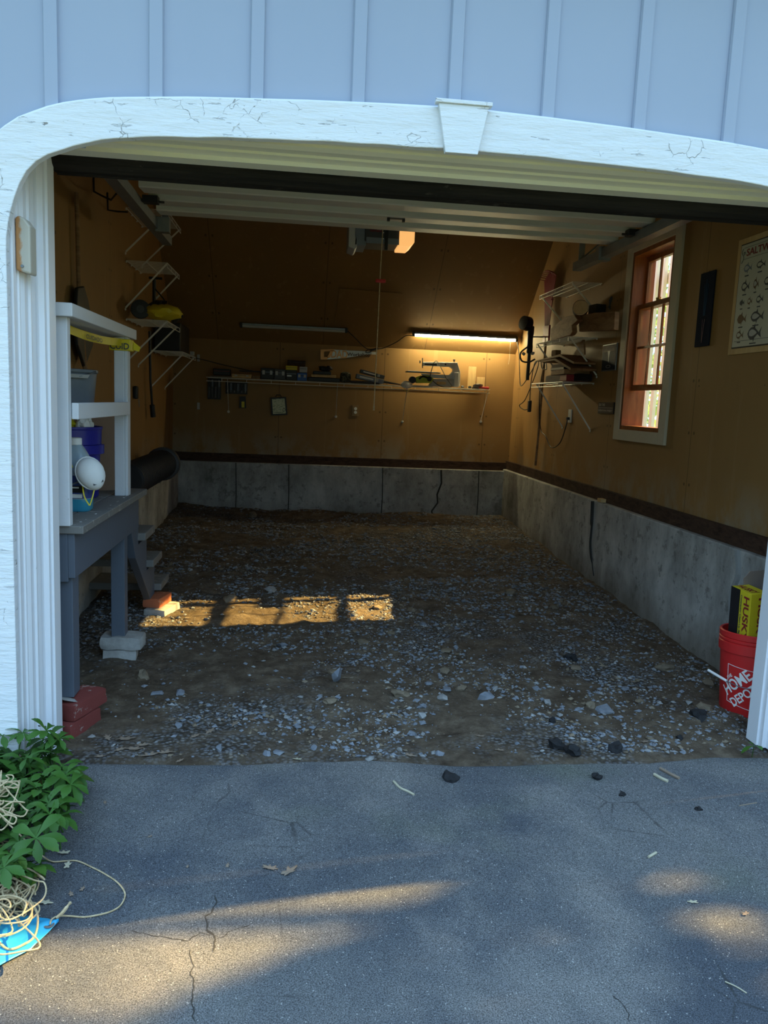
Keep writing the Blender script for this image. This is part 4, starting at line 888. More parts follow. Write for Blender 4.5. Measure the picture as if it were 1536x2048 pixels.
# framed photo, small sign, dark long print, fish poster
PX = XR-.001
r = thing('photo_print', (PX, 5.59, 1.61), 'small dark silver-edged photo print left of the window', 'picture')
y0p, y1p = at(1237, 700, 'x', XR).y, at(1209, 700, 'x', XR).y
m = MB(); m.box((PX-.012, y0p, 1.60), (PX-.002, y1p, 1.795)); m.build('frame', 'galv', r, bevel=.002)
m = MB(); m.box((PX-.0135, y0p+.008, 1.608), (PX-.012, y1p-.008, 1.787)); m.build('print', 'photo', r)
m = MB(); ym = (y0p+y1p)/2; m.box((PX-.0142, y0p+.03, 1.74), (PX-.0135, y1p-.02, 1.785)); m.build('cloud_highlight', 'photohi', r)
m = MB(); m.prism([(-.004, 0), (.004, 0), (.012, .05), (.025, .085), (-.02, .085), (-.01, .05)], (PX-.0145, ym, 1.66), (0, 1, 0), (0, 0, 1), (-1, 0, 0), .0005); m.tube([(PX-.0145, ym+.04*math.cos(t*.45), 1.632+.010*math.sin(t*.45)) for t in range(15)], .0015, 4); m.build('white_mark', 'lgrey', r)
r = thing('motto_sign', (PX, 5.6, 1.29), 'small black sign with two lines of pale lettering left of the window', 'sign')
m = MB(); y0p, y1p = at(1230, 815, 'x', XR).y, at(1199, 815, 'x', XR).y; m.box((PX-.010, y0p, 1.288), (PX-.002, y1p, 1.372)); m.build('board', 'black', r, bevel=.001)
text('lettering', 'DO THE', (PX-.0105, y1p-.02, 1.343), (0, -1, 0), (0, 0, 1), .11, .019, 'lgrey', r)
text('lettering', 'INTENTIONAL PROJECT', (PX-.0105, y1p-.015, 1.300), (0, -1, 0), (0, 0, 1), y1p-y0p-.03, .018, 'lgrey', r)
m = MB(); m.box((PX-.0112, y0p+.015, 1.329), (PX-.010, y1p-.015, 1.332)); m.build('rule_line', 'lgrey', r)
r = thing('long_print', (PX, 4.28, 1.69), 'tall narrow black print with faint blue design right of the window', 'picture')
m = MB(); m.box((PX-.010, 4.205, 1.69), (PX-.002, 4.362, 2.10)); m.build('panel', 'navyinset', r, bevel=.002)
m = MB()
for dy_ in (-.018, 0, .018): m.bar((PX-.011, 4.283+dy_, 2.06-abs(dy_)*1.5), (PX-.011, 4.283+dy_*.4, 1.86), .005, .001, (1, 0, 0))
m.build('blue_figure', 'bluemark', r); m = MB()
for dy_ in (-.012, .012): m.bar((PX-.0112, 4.283+dy_, 1.84), (PX-.0112, 4.283, 1.71), .003, .001, (1, 0, 0))
m.build('mauve_figure', 'violetmark', r)
# fish poster
r = thing('fish_poster', (PX, 3.66, 1.68), 'cream saltwater fish chart with dark edge on the window wall', 'poster')
PY1, PZ0, PZ1 = 3.955, 1.662, 2.178; PY0 = 3.36
m = MB(); m.box((PX-.006, PY0-.05, PZ0-.035), (PX-.001, PY1+.045, PZ1+.035)); m.build('backing_board', 'pine', r)
m = MB(); m.box((PX-.009, PY0-.012, PZ0-.006), (PX-.006, PY1+.010, PZ1+.006)); m.build('dark_edge', 'black', r)
m = MB(); m.box((PX-.014, PY0, PZ0), (PX-.009, PY1, PZ1)); sheet_ = m.build('sheet', 'poster', r, bevel=.004)
PXF = PX-.0145; ww = PY1-PY0
text('title_lettering', 'SALTWATER FISH', (PXF, PY1-.055, PZ1-.062), (0, -1, 0), (0, 0, 1), .48, .036, 'inkr', sheet_)
m = MB(); m.box((PXF-.0005, PY0+.02, PZ1-.018), (PXF+.0004, PY1-.03, PZ1-.0165)); m.box((PXF-.0005, PY0+.02, PZ1-.075), (PXF+.0004, PY1-.03, PZ1-.0735)); m.box((PXF-.0005, PY0+.02, PZ0+.028), (PXF+.0004, PY1-.02, PZ0+.030)); m.build('rule_lines', 'ink', sheet_)
m = MB(); m.tube([(PXF, PY1-.022+.010*math.sin(t*.9), PZ1-.02-t*.009) for t in range(9)], .0016, 4); m.tube([(PXF, PY1-.035+.006*math.cos(t), PZ1-.045+.008*math.sin(t)) for t in range(7)], .0014, 4); m.build('hook_drawing', 'ink', sheet_)
def fish(cy, cz, L, H, mt, tone=0):
    out_f = []
    for i in range(11): t = i/10; out_f.append((-L*.38+L*.7*t, H*.5*math.sin(math.pi*(t**.75))))
    top = out_f+[(L*.48, H*.42), (L*.41, 0), (L*.48, -H*.42)]+[(a, -b) for a, b in reversed(out_f[1:-1])]
    m = MB(); m.prism(top, (PXF, cy, cz), (0, -1, 0), (0, .0, 1), (-1, 0, 0), .0006)
    m.prism([(-L*.05, H*.4), (L*.05, H*.75), (L*.08, H*.4)], (PXF, cy, cz), (0, -1, 0), (0, 0, 1), (-1, 0, 0), .0006)
    m.prism([(-L*.02, -H*.4), (L*.03, -H*.7), (L*.07, -H*.38)], (PXF, cy, cz), (0, -1, 0), (0, 0, 1), (-1, 0, 0), .0006)
    f_ = m.build('fish_drawing', mt, sheet_)
    m = MB(); m.box((PXF-.0006, cy-L*.2, cz-H*.5-.022), (PXF, cy+L*.2, cz-H*.5-.016)); m.build('caption_line', 'ink', sheet_)
    if tone:
        m = MB(); b2 = [(a*.84-L*.01, b*.72-H*.05) for a, b in out_f[1:-1]]; m.prism(b2+[(a, -b*.8) for a, b in reversed(b2)], (PXF-.0007, cy, cz), (0, -1, 0), (0, 0, 1), (-1, 0, 0), .0004); m.build('fish_belly', 'poster' if tone == 1 else 'lgrey', sheet_)
rows = [(2.055, [(.075, .085, .038, 'grey', 2), (.19, .09, .034, 'ink', 1), (.33, .10, .04, 'inkb', 2), (.47, .09, .04, 'ink', 1)]),
        (1.965, [(.07, .085, .045, 'ink', 1), (.165, .055, .045, 'inkb', 2), (.27, .09, .04, 'ink', 1), (.40, .08, .04, 'grey', 2), (.51, .07, .04, 'ink', 1)]),
        (1.885, [(.055, .05, .024, 'ink', 0), (.125, .05, .030, 'inkb', 1), (.21, .07, .034, 'ink', 1), (.33, .08, .04, 'inkb', 2), (.46, .09, .04, 'ink', 1)]),
        (1.803, [(.065, .095, .046, 'inkb', 0), (.20, .13, .05, 'ink', 2), (.36, .10, .04, 'grey', 2), (.50, .08, .04, 'ink', 1)]),
        (1.722, [(.062, .075, .036, 'inkb', 1), (.19, .14, .062, 'ink', 2), (.36, .10, .04, 'ink', 1), (.49, .09, .045, 'inkb', 2)])]
for z_, fl_ in rows:
    for o_, L_2, H_, mt_, tn in fl_: fish(PY1-o_, z_, L_2, H_, mt_, tn)
tag(MB().box((2.195, 5.40, .649), (2.235, 5.47, .675)).build('wood_scrap', 'pine', None, bevel=.002), 'tiny pale wood scrap lying on the foundation ledge', 'scrap')

# ================================================================== LED TUBES
def led(x0, x1, mt, label):
    r = thing('tube_light', ((x0+x1)/2, 8.0, 2.0), label, 'tube light', 'shop tube lights')
    y, z = 8.0, 2.0
    m = MB(); m.box((x0+.02, y-.012, z+.002), (x1-.02, y+.030, z+.022)); m.build('housing', 'galv', r, bevel=.003)
    m = MB(); m.tube([(x0+.02, y+.006, z-.004), (x1-.02, y+.006, z-.004)], .017, 10); m.build('diffuser', mt, r, smooth=True)
    for x in (x0, x1-.025): m = MB(); m.box((x, y-.018, z-.022), (x+.025, y+.034, z+.025)); m.build('end_cap', 'black', r, bevel=.003)
    for x in (x0+.2, x1-.2):
        m = MB(); m.tube([(x, y+.01, z+.02), (x, y+.012, z+.07)], .0015, 4); m.build('hanger', 'galv', r)
    return r
led(-.595, .47, 'lgrey', 'unlit four foot tube light on the left of the back wall')
lr = led(1.13, 2.225, 'led', 'glowing four foot tube light on the right of the back wall')
m = MB(); m.tube([(2.15, 8.0, 1.98), (2.148, 7.99, 1.80), (2.14, 7.99, 1.745)], .0012, 4); m.build('pull_chain', 'white_metal', lr)
tag(MB().tube(bez([(.47, 8.0, 2.0), (.55, 8.06, 1.94), (.66, 8.14, 1.855), (.735, 8.17, 1.825), (.70, 8.17, 1.805), (.675, 8.17, 1.81), (.70, 8.165, 1.835), (.78, 8.17, 1.845), (.86, 8.17, 1.86), (.98, 8.12, 1.92), (1.07, 8.04, 1.985), (1.13, 8.0, 1.985)], 8), .0045, 6).build('linking_cord', 'black', None), 'black cord sagging between the two tube lights', 'cord')
tag(MB().tube([(.72, 8.165, 1.825), (.80, 8.165, 1.852)], .012, 8).build('cord_connector', 'black', None), 'black plug connector in the cord between the tube lights', 'plug')
tag(MB().tube(bez([(-1.2, 7.8, 1.68), (-1.0, 8.15, 1.66), (-.70, 8.185, 1.60), (-.35, 8.185, 1.55), (.0, 8.185, 1.53)], 8), .004, 5).build('lamp_cord', 'black', None), 'black cord running down the left of the back wall to the shelf', 'cord')

# ================================================================== THINGS ON THE BACK WALL AND SHELF
SZ = bzz+.0065
def onb_(px, py, y=7.98): return at(px, py, 'y', y)
def shelfbox(nm, px0, px1, ptop, mt, lb, cat, y0=7.90, dep=.2, lid=None, latch=False, z0=None, tilt=0):
    a = onb_(px0, 760, y0); b = onb_(px1, 760, y0); t = onb_((px0+px1)/2, ptop, y0).z; z0 = SZ if z0 is None else z0
    r = thing(nm, ((a.x+b.x)/2, y0+dep/2, z0), lb, cat); w_ = b.x-a.x
    m = MB(); m.M = Matrix.Translation(((a.x+b.x)/2, y0, z0)) @ Matrix.Rotation(tilt, 4, 'Y'); m.box((-w_/2, 0, 0), (w_/2, dep, (t-z0)*.96)); bd_ = m.build('body', mt, r, bevel=.006)
    m = MB(); m.M = Matrix.Translation(((a.x+b.x)/2, y0, z0)) @ Matrix.Rotation(tilt, 4, 'Y'); m.box((-w_/2+.008, -.004, (t-z0)*.58), (w_/2-.008, 0, (t-z0)*.64)); m.build('seam', lid or 'dark', bd_)
    if latch:
        for s_ in (-.28, .28): m = MB(); m.M = Matrix.Translation(((a.x+b.x)/2, y0, z0)); m.box((w_*s_-.012, -.007, (t-z0)*.40), (w_*s_+.012, 0, (t-z0)*.75)); m.build('latch', 'lgrey', bd_)
    return r
shelfbox('flat_box', 419, 462, 752, 'kraft', 'pale flat box at the left end of the back shelf', 'box')
shelfbox('radio', 426, 460, 737, 'black', 'black radio with red panel on the pale flat box', 'radio', z0=onb_(440, 750, 7.9).z, lid='crimson', y0=7.92, dep=.12)
shelfbox('wooden_drawer_box', 463, 503, 748, 'pine', 'plain wooden box with a shiny catch left on the back shelf', 'box', latch=True)
shelfbox('wooden_tray', 504, 520, 751, 'oldwood', 'small reddish wooden box beside the wooden drawer box', 'box')
shelfbox('socket_set', 478, 520, 741, 'dark', 'dark tool set lying on the wooden box', 'tool case', z0=SZ+.068, y0=7.94, dep=.12)
for i, (a, b, t, mt, lb) in enumerate([(521, 548, 735, 'black', 'black tool case with grey ribs, first in the row of black cases'), (548, 571, 737, 'dark', 'charcoal tool case between two black cases'), (571, 594, 739, 'black', 'black tool case with small white label on the back shelf')]):
    q = shelfbox('tool_case', a, b, t, mt, lb, 'tool case', latch=(i != 2), lid='grey')
    if i == 2: m = MB(); c = onb_(574, 752, 7.9); m.box((c.x-.0, 7.892, c.z-.004), (c.x+.045, 7.9, c.z+.010)); m.build('label_sticker', 'white', q)
shelfbox('tool_case', 594, 614, 745, 'bluelid', 'blue sided case with white dots on the back shelf', 'tool case', lid='black', latch=True)
q = shelfbox('yellow_tool_box', 571, 594, 731, 'yellow', 'small yellow and black box on top of the black cases', 'box', z0=onb_(580, 741, 7.9).z, lid='black', y0=7.91, dep=.12)
q = shelfbox('white_label_box', 598, 614, 733, 'lgrey', 'small box with a pale label on top of the blue sided case', 'box', z0=onb_(605, 745, 7.9).z, lid='ink', y0=7.91, dep=.12)
shelfbox('brown_box', 574, 610, 720, 'sill', 'dark brown box highest in the pile on the back shelf', 'box', z0=onb_(590, 731, 7.9).z, y0=7.93, dep=.12)
shelfbox('tool_case', 615, 680, 755, 'black', 'long flat black case under the boards on the back shelf', 'tool case', lid='dark')
shelfbox('tan_board', 622, 672, 749, 'pine', 'thin tan board stacked on the long black case', 'board', z0=onb_(650, 755, 7.9).z)
shelfbox('tool_tray', 626, 662, 742, 'black', 'black tool tray on the thin tan board', 'tray', z0=onb_(645, 749, 7.9).z)
r = thing('work_gloves', onb_(650, 742, 7.95), 'dark crumpled gloves on the black tool tray', 'gloves')
c = onb_(650, 738, 7.95); m = MB(); m.rock(c, .05, 2, .45, 5, .5); m.build('glove', 'black', r, smooth=True); m = MB(); m.rock(c+V((.045, 0, .01)), .04, 2, .5, 8, .5); m.build('glove', 'dark', r, smooth=True)
c = onb_(691, 750, 7.95); m = MB(); m.lathe([(.03, 0), (.052, .01), (.056, .05), (.050, .095), (.02, .108)], (c.x, 7.95, SZ), 18)
n = N('camouflage_fabric'); MT['camo'] = n.done(n.ramp(n.noise(26, (1, 1, 1), 2), [(.38, (.02, .022, .015)), (.46, (.07, .075, .045)), (.52, (.13, .12, .08)), (.6, (.035, .03, .02))]), .9)
tag(m.build('camouflage_cap', 'camo', None, smooth=True), 'round camouflage patterned bundle on the back shelf', 'bundle')
shelfbox('tool_case', 702, 760, 762, 'black', 'low black case under the tilted grey tools', 'tool case', lid='crimson')
def tilttool(nm, pa, pb, w_, h_, mt, lb, cat, y=7.93, dep=.12):
    a = onb_(*pa, y); b = onb_(*pb, y); r = thing(nm, (a+b)/2, lb, cat); d = (b-a).normalized()
    m = MB(); m.bar(a, b, dep, h_, (0, 0, 1)); m.build('body', mt, r, bevel=.004)
    m = MB(); m.bar(a+(b-a)*.12+V((0, -dep/2-.001, 0)), a+(b-a)*.62+V((0, -dep/2-.001, 0)), .002, h_*.35, (0, 0, 1)); m.build('stripe', 'white', r)
    m = MB(); m.bar(a+(b-a)*.7+V((0, -dep/2-.003, 0)), a+(b-a)*.8+V((0, -dep/2-.003, 0)), .004, h_*.7, (0, 0, 1)); m.build('catch', 'lgrey', r)
    return r
tilttool('tilted_case', (712, 752), (766, 764), 0, .045, 'grey', 'long grey case tilted down to the right on the back shelf', 'case')
tilttool('tilted_case', (720, 742), (768, 755), 0, .035, 'dark', 'dark slim case lying across the tilted grey case', 'case', y=7.97)
for (pa, pb, lb) in [((745, 760), (800, 769), 'thin black tool beside the tilted cases on the back shelf')]:
    a = onb_(*pa, 7.9); b = onb_(*pb, 7.9); m = MB(); m.tube([a, (a+b)/2, b], [.018, .012, .006], 8); tag(m.build('hand_tool', 'black', None, smooth=True), lb, 'tool')
# second mask on the shelf edge
R2 = Matrix.Rotation(math.radians(38), 4, 'X')
c = onb_(813, 771, 7.87); dome_mask('dust_mask', (c.x, 7.875, c.z+.002), R2, .85, 'white cup dust mask hanging over the edge of the back shelf',
    [[(c.x-.055, 7.87, c.z+.01), (c.x-.03, 7.85, c.z-.035), (c.x, 7.85, c.z-.058), (c.x+.03, 7.85, c.z-.04), (c.x+.055, 7.87, c.z+.01)]])
# scroll saw
r = thing('scroll_saw', (1.45, 7.98, SZ), 'grey scroll saw with flat table and black cord on the back shelf', 'saw')
def sp(px, py, y=7.95): return at(px, py, 'y', y)
def flat(pts, y, th, nm, mt, par=r, bevel=.004):
    P_ = [sp(px, py, y) for px, py in pts]; m = MB(); m.prism([(p.x, p.z) for p in P_], (0, y, 0), (1, 0, 0), (0, 0, 1), (0, 1, 0), th); return m.build(nm, mt, par, bevel=bevel)
flat([(846, 724), (915, 725), (921, 745), (920, 772), (905, 772), (906, 738), (900, 734), (846, 731)], 7.94, .05, 'upper_arm', 'white')
flat([(849, 727), (874, 728), (874, 731), (849, 730)], 7.935, .004, 'name_strip', 'black')
flat([(842, 747), (898, 750), (906, 742), (912, 744), (912, 758), (900, 758), (850, 755)], 7.945, .04, 'lower_arm', 'white')
flat([(815, 741), (882, 745), (882, 747), (815, 744)], 7.88, .16, 'saw_table', 'galv')
flat([(909, 745), (918, 745), (917, 774), (908, 774)], 7.92, .06, 'rear_leg', 'white')
flat([(868, 758), (912, 758), (912, 773), (858, 773)], 7.93, .12, 'base_box', 'lgrey')
flat([(874, 763), (892, 764), (892, 769), (872, 769)], 7.926, .004, 'side_panel', 'pine')
m = MB(); a = sp(845, 716); m.tube([a, sp(845, 736)], .005, 6); m.lathe([(.014, 0), (.014, .012)], a+V((-.02, -.01, -.04)), 8, (-1, 0, 0)); m.build('blade_clamp', 'black', r)
m = MB(); a = sp(909, 724); m.lathe([(.006, 0), (.006, .012), (.014, .014), (.012, .026)], a+V((0, .02, 0)), 10); m.build('tension_knob', 'black', r)
m = MB(); m.lathe([(.009, 0), (.009, .004)], sp(891, 729, 7.94), 10, (0, -1, 0)); m.build('bolt', 'black', r)
m = MB(); m.tube(bez([sp(866, 727, 7.93), sp(873, 722, 7.92), sp(880, 732, 7.92), sp(892, 755, 7.91), sp(903, 773, 7.90), sp(880, 772, 7.90), sp(862, 757, 7.91), sp(862, 745, 7.92), sp(866, 731, 7.93)], 7), .004, 6); m.build('power_cord', 'black', r)
r = thing('circular_saw', (1.2, 7.95, SZ), 'lime green and black power saw under the scroll saw table', 'saw')
flat([(830, 756), (842, 751), (858, 751), (868, 757), (862, 766), (834, 766)], 7.90, .08, 'housing', 'lime', r)
m = MB(); m.lathe([(.030, 0), (.036, .01), (.034, .05)], sp(824, 760, 7.93), 18, (0, -1, 0)); m.build('blade_guard', 'black', r, smooth=True)
m = MB(); m.tube(bez([sp(838, 758, 7.89), sp(846, 753, 7.88), sp(858, 757, 7.88)], 5), .009, 8); m.lathe([(.022, 0), (.026, .03), (.018, .05)], sp(858, 758, 7.92), 14, (0, -1, 0)); m.build('motor', 'black', r, smooth=True)
m = MB(); a = sp(812, 770, 7.9); b = sp(866, 772, 7.9); m.box((a.x, 7.89, SZ), (b.x, 8.05, SZ+.006)); m.build('shoe', 'galv', r)
def stand(nm, px0, px1, pt, mt, lb): a = at(px0, 765, 'y', 8.12); b = at(px1, 765, 'y', 8.12); t = at(px0, pt, 'y', 8.12).z; m = MB(); m.box((a.x, 8.12, SZ), (b.x, 8.145, t)); return tag(m.build(nm, mt, None, bevel=.002), lb, 'board')
stand('pine_board', 936, 951, 733, 'pine', 'taller pale pine board standing at the right of the back shelf')
stand('pine_board', 953, 969, 754, 'pine', 'shorter pale pine board standing at the right of the back shelf')
c = onb_(955, 768, 7.92); m = MB(); m.rock((c.x, 7.92, SZ+.024), .05, 2, .5, 3, .3); tag(m.build('rag_bundle', 'kraft', None, smooth=True), 'grey rag bundle in front of the short pine board', 'rag')
c = onb_(968, 772, 7.88); m = MB(); m.tube([(c.x-.05, 7.88, SZ+.012), (c.x+.05, 7.88, SZ+.010)], [.010, .014], 8); tag(m.build('screwdriver', 'red', None, smooth=True), 'red handled tool at the right end of the back shelf', 'screwdriver')
for k, px in enumerate((925, 940)):
    c = onb_(px, 770, 7.89); m = MB(); m.rock((c.x, 7.89, SZ+.012), .022, 1, .6, k+20); tag(m.build('machine_knob', 'black', None, smooth=True), ['small black part beside the scroll saw leg', 'small black part beside the grey rag bundle'][k], 'part')
# wall items
r = thing('hand_saw', (.5, 8.17, 1.8), 'decorative hand saw sign with cut out lettering on the back wall', 'saw sign')
yW = 8.18
def wp(px, py, y=8.175): return at(px, py, 'y', y)
def wflat(pts, y, th, nm, mt, par): P_ = [wp(a, b, y) for a, b in pts]; m = MB(); m.prism([(p.x, p.z) for p in P_], (0, y, 0), (1, 0, 0), (0, 0, 1), (0, 1, 0), th); return m.build(nm, mt, par)
wflat([(652, 719), (690, 716), (742, 708), (752, 708), (752, 704), (720, 702), (660, 699), (660, 712)], 8.178, .003, 'blade', 'steel', r)
m = MB(); P_ = [(641, 699), (668, 698), (662, 708), (656, 719), (643, 719)]
wflat([(641, 699), (669, 698), (667, 702), (648, 703), (648, 714), (657, 714), (654, 719), (641, 719)], 8.172, .012, 'handle', 'copper', r); wflat([(661, 701), (668, 701), (659, 716), (654, 716)], 8.172, .012, 'handle_grip', 'copper', r)
m = MB(); a = wp(662, 717, 8.174); text('lettering', 'DAD', a+V((0, 0, .008)), (1, 0, 0), (0, 0, 1), .17, .080, 'copper', r)
a = wp(694, 714, 8.174); text('lettering', 'Workshop', a, (1, 0, .02), (0, 0, 1), .24, .045, 'sill', r)
wflat([(743, 704), (751, 704), (752, 709), (743, 709)], 8.170, .005, 'tag', 'lgrey', r)
r = thing('first_aid_case', (-.2, 8.15, 1.15), 'soft case with cream printed front hanging on the back wall', 'case')
q = [(541, 795), (572, 794), (575, 830), (543, 831)]
wflat(q, 8.13, .06, 'case_body', 'black', r); 
n = N('cream_label_print'); MT['creamlab'] = n.done(n.mix(n.ramp(n.noise(38, (1, 1, 2.2), 3), [(.52, 0), (.6, 1)]), (.66, .68, .48), (.30, .38, .20)), .6)
wflat([(544, 798), (569, 797), (572, 827), (546, 828)], 8.127, .003, 'front_label', 'creamlab', r)
m = MB(); a = wp(568, 820, 8.126); m.tube([(a.x+.014*math.cos(t*.5), 8.126, a.z+.014*math.sin(t*.5)) for t in range(14)], .0025, 4); m.build('round_mark', 'ink', r)
m = MB(); a = wp(557, 794, 8.14); m.tube([(a.x-.03, 8.14, a.z), (a.x-.02, 8.14, a.z+.02), (a.x+.02, 8.14, a.z+.02), (a.x+.03, 8.14, a.z)], .005, 6); m.build('handle', 'black', r)
a = wp(548, 826, 8.126); text('lettering', 'WORLD', a, (1, 0, 0), (0, 0, 1), .07, .012, 'ink', r)
def toolrack(px0, px1, pt, pb, n_, lb):
    a = wp(px0, pt, 8.14); b = wp(px1, pb, 8.14); r = thing('driver_rack', ((a.x+b.x)/2, 8.15, b.z), lb, 'tool rack', 'racks below the back shelf')
    m = MB(); m.box((a.x, 8.16, b.z), (b.x, 8.19, a.z)); m.build('backing', 'black', r)
    for k in range(n_):
        x = a.x+(b.x-a.x)*(k+.5)/n_; w_ = (b.x-a.x)/n_*.3; m = MB(); m.tube([(x, 8.145, a.z-.02), (x, 8.145, a.z-.09)], w_, 6); m.build('tool_handle', 'grey' if k % 2 else 'dark', r)
        m = MB(); m.tube([(x, 8.148, a.z-.09), (x, 8.148, b.z+.015)], w_*.45, 5); m.build('tool_shank', 'galv', r)
toolrack(415, 441, 755, 799, 4, 'black rack of tools hanging at the left end of the back shelf')
toolrack(451, 494, 762, 789, 6, 'black rack of tools hanging right of the first shelf brace')
r = thing('tape_pouch', (-.57, 8.15, 1.2), 'small black pouch with yellow mark hanging below the tool rack', 'pouch')
wflat([(479, 793), (491, 793), (492, 816), (478, 816)], 8.15, .035, 'pouch', 'black', r); wflat([(483, 803), (489, 803), (489, 815), (483, 815)], 8.147, .004, 'yellow_mark', 'yellow', r)
for px, py, dbl, lb in ((711, 821, 1, 'white double outlet in the middle of the back wall'), (397, 812, 0, 'white switch plate low at the left of the back wall'), (397, 716, 0, 'white cable box high at the left of the back wall')):
    a = wp(px, py, 8.195); r = thing('outlet', a, lb, 'outlet')
    if dbl:
        m = MB(); m.box((a.x-.034, 8.192, a.z-.056), (a.x+.034, 8.199, a.z+.056)); m.build('plate', 'wall_b', r)
        for s_ in (-.019, .019): m = MB(); m.lathe([(.016, 0), (.016, .003)], (a.x, 8.192, a.z+s_), 14, (0, -1, 0)); m.build('socket', 'white', r)
    else: m = MB(); m.box((a.x-.014, 8.185, a.z-.035), (a.x+.014, 8.199, a.z+.035)); m.build('plate', 'lgrey', r, bevel=.003)
# plywood patch on the slope

# ================================================================== THINGS ON THE LEFT WALL
r = thing('long_handled_shovel', (-1.22, 4.75, 1.2), 'dark shovel hanging upside down high on the left wall', 'shovel')
m = MB(); m.tube([at(153, 385, 'x', -1.24), at(158, 600, 'x', -1.24)], .012, 8); m.tube([at(158, 600, 'x', -1.24), at(172, 760, 'x', -1.22)], .014, 8); m.build('handle', 'oldwood', r, smooth=True)
m = MB(); P_ = [at(a, b, 'x', -1.235) for a, b in ((150, 575), (163, 572), (171, 600), (178, 640), (181, 690), (165, 735), (150, 690), (146, 640))]
m.prism([(p.y, p.z) for p in P_], (-1.238, 0, 0), (0, 1, 0), (0, 0, 1), (1, 0, 0), .02); m.build('blade', 'blade', r, bevel=.006)
for i, (pts, lb) in enumerate([([(187, 350), (188, 383), (205, 392), (222, 400), (232, 388)], 'dark bent storage hook high on the left wall, nearer the door'), ([(215, 385), (216, 420), (235, 423), (255, 424)], 'dark bent storage hook high on the left wall, lower one')]):
    P_ = [at(pts[0][0], pts[0][1], 'x', -1.265), at(pts[1][0], pts[1][1], 'x', -1.262)]+[at(a, b, 'x', -1.262+.07*(k+1)) for k, (a, b) in enumerate(pts[2:])]
    tag(MB().tube(P_, .006, 6).build('storage_hook', 'black', None), lb, 'hook', 'storage hooks on the left wall')
# yellow tool on shelf
z = 1.832
r = thing('pressure_tool', (-1.1, 6.15, z), 'yellow and black power tool lying on a left wall shelf', 'tool')
m = MB(); b = bmesh.new(); bmesh.ops.create_icosphere(b, subdivisions=3, radius=1); m.add([V((-1.02, 6.12, z+.065))+V((q.co.x*.14*(1+.2*noise.noise(q.co*3)), q.co.y*.17*(1+.2*noise.noise(q.co*3)), q.co.z*.062*(1+.3*noise.noise(q.co*2.4)))) for q in b.verts], [tuple(v.index for v in f.verts) for f in b.faces]); b.free()
m.build('body', 'yellow', r, smooth=True)
m = MB(); m.rock((-.93, 6.15, z+.05), .055, 2, .7, 4, .5); m.build('dark_grip', 'black', r, smooth=True); m = MB(); m.rock((-1.05, 6.05, z+.12), .06, 2, .35, 7, .5); m.build('top_cover', 'black', r, smooth=True)
r = thing('wheel', (-1.17, 6.0, z), 'small dark round wheel beside the yellow tool on the shelf', 'wheel')
m = MB(); m.lathe([(.03, -.02), (.066, -.018), (.07, 0), (.066, .018), (.03, .02)], (-1.17, 6.03, z+.072), 24, (.2, -1, 0)); m.build('tyre', 'black', r, smooth=True); m = MB(); m.lathe([(0, .021), (.028, .021)], (-1.17, 6.03, z+.072), 16, (.2, -1, 0), False); m.build('hub', 'dark', r)
r = thing('hand_pump', (-1.2, 6.25, 1.85), 'black upright pump standing behind the left wall shelves', 'pump')
m = MB(); m.tube([(-1.14, 6.42, z+.005), (-1.14, 6.42, 2.18)], .014, 8); m.build('barrel', 'black', r); m = MB(); m.tube([(-1.18, 6.42, 2.185), (-1.08, 6.42, 2.185)], .010, 8); m.build('handle', 'black', r)
m = MB(); m.tube(bez([(-1.13, 6.41, 2.1), (-1.06, 6.40, 2.02), (-1.04, 6.42, 1.95), (-1.05, 6.44, z+.01)], 5), .006, 6); m.build('hose', 'black', r)
boxo('black_bin', (-1.13, 7.25, 1.664), (.22, .55, .24), 0, 'black', 'large black box on the lowest left wall shelf', 'box', bevel=.01)
tag(MB().box((-1.02, 7.58, 1.664), (-.985, 7.64, 1.70)).build('white_adapter', 'lgrey', None, bevel=.003), 'small white adapter at the end of the lowest left wall shelf', 'adapter')
r = thing('garden_hose_reel', (-1.19, 6.3, 1.0), 'long dark tool hanging below the left wall shelves', 'tool')
m = MB(); m.tube([(-1.23, 6.72, 1.80), (-1.225, 6.73, 1.40), (-1.22, 6.78, 1.20)], .010, 8); m.build('handle', 'black', r); m = MB(); m.tube([(-1.22, 6.78, 1.20), (-1.215, 6.80, 1.10)], .022, 8); m.build('head', 'black', r)
r.name = 'long_handled_tool'
r = thing('key_hook', (-1.25, 5.9, 1.3), 'small dark holder with dangling keys on the left wall', 'key holder')
m = MB(); a = at(272, 785, 'x', -1.25); m.box((-1.265, a.y-.03, a.z-.05), (-1.235, a.y+.03, a.z+.05)); m.build('holder', 'black', r, bevel=.01); m = MB(); m.tube([(-1.23, a.y, a.z-.05), (-1.228, a.y+.01, a.z-.11)], .004, 5); m.build('key', 'galv', r)
r = thing('corrugated_pipe', (-1.1, 6.2, .6), 'thick black corrugated pipe on the left foundation beyond the landing', 'pipe')
m = MB(); pr_ = []
for k in range(30): y = k*.045; pr_ += [(.100, y), (.115, y+.012), (.115, y+.028), (.100, y+.040)]
m.lathe(pr_, (-1.08, 5.10, .735), 24, (0, 1, 0)); m.build('pipe', 'black', r, smooth=True)
m = MB(); m.lathe([(.12, 0), (.135, .01), (.135, .08), (.12, .09), (.06, .095)], (-1.08, 6.43, .735), 24, (0, 1, 0)); m.build('end_collar', 'dark', r, smooth=True)
for yy in (5.5, 6.25): m = MB(); m.box((-1.20, yy, .60), (-1.06, yy+.03, .63)); m.build('bracket', 'galv', r)

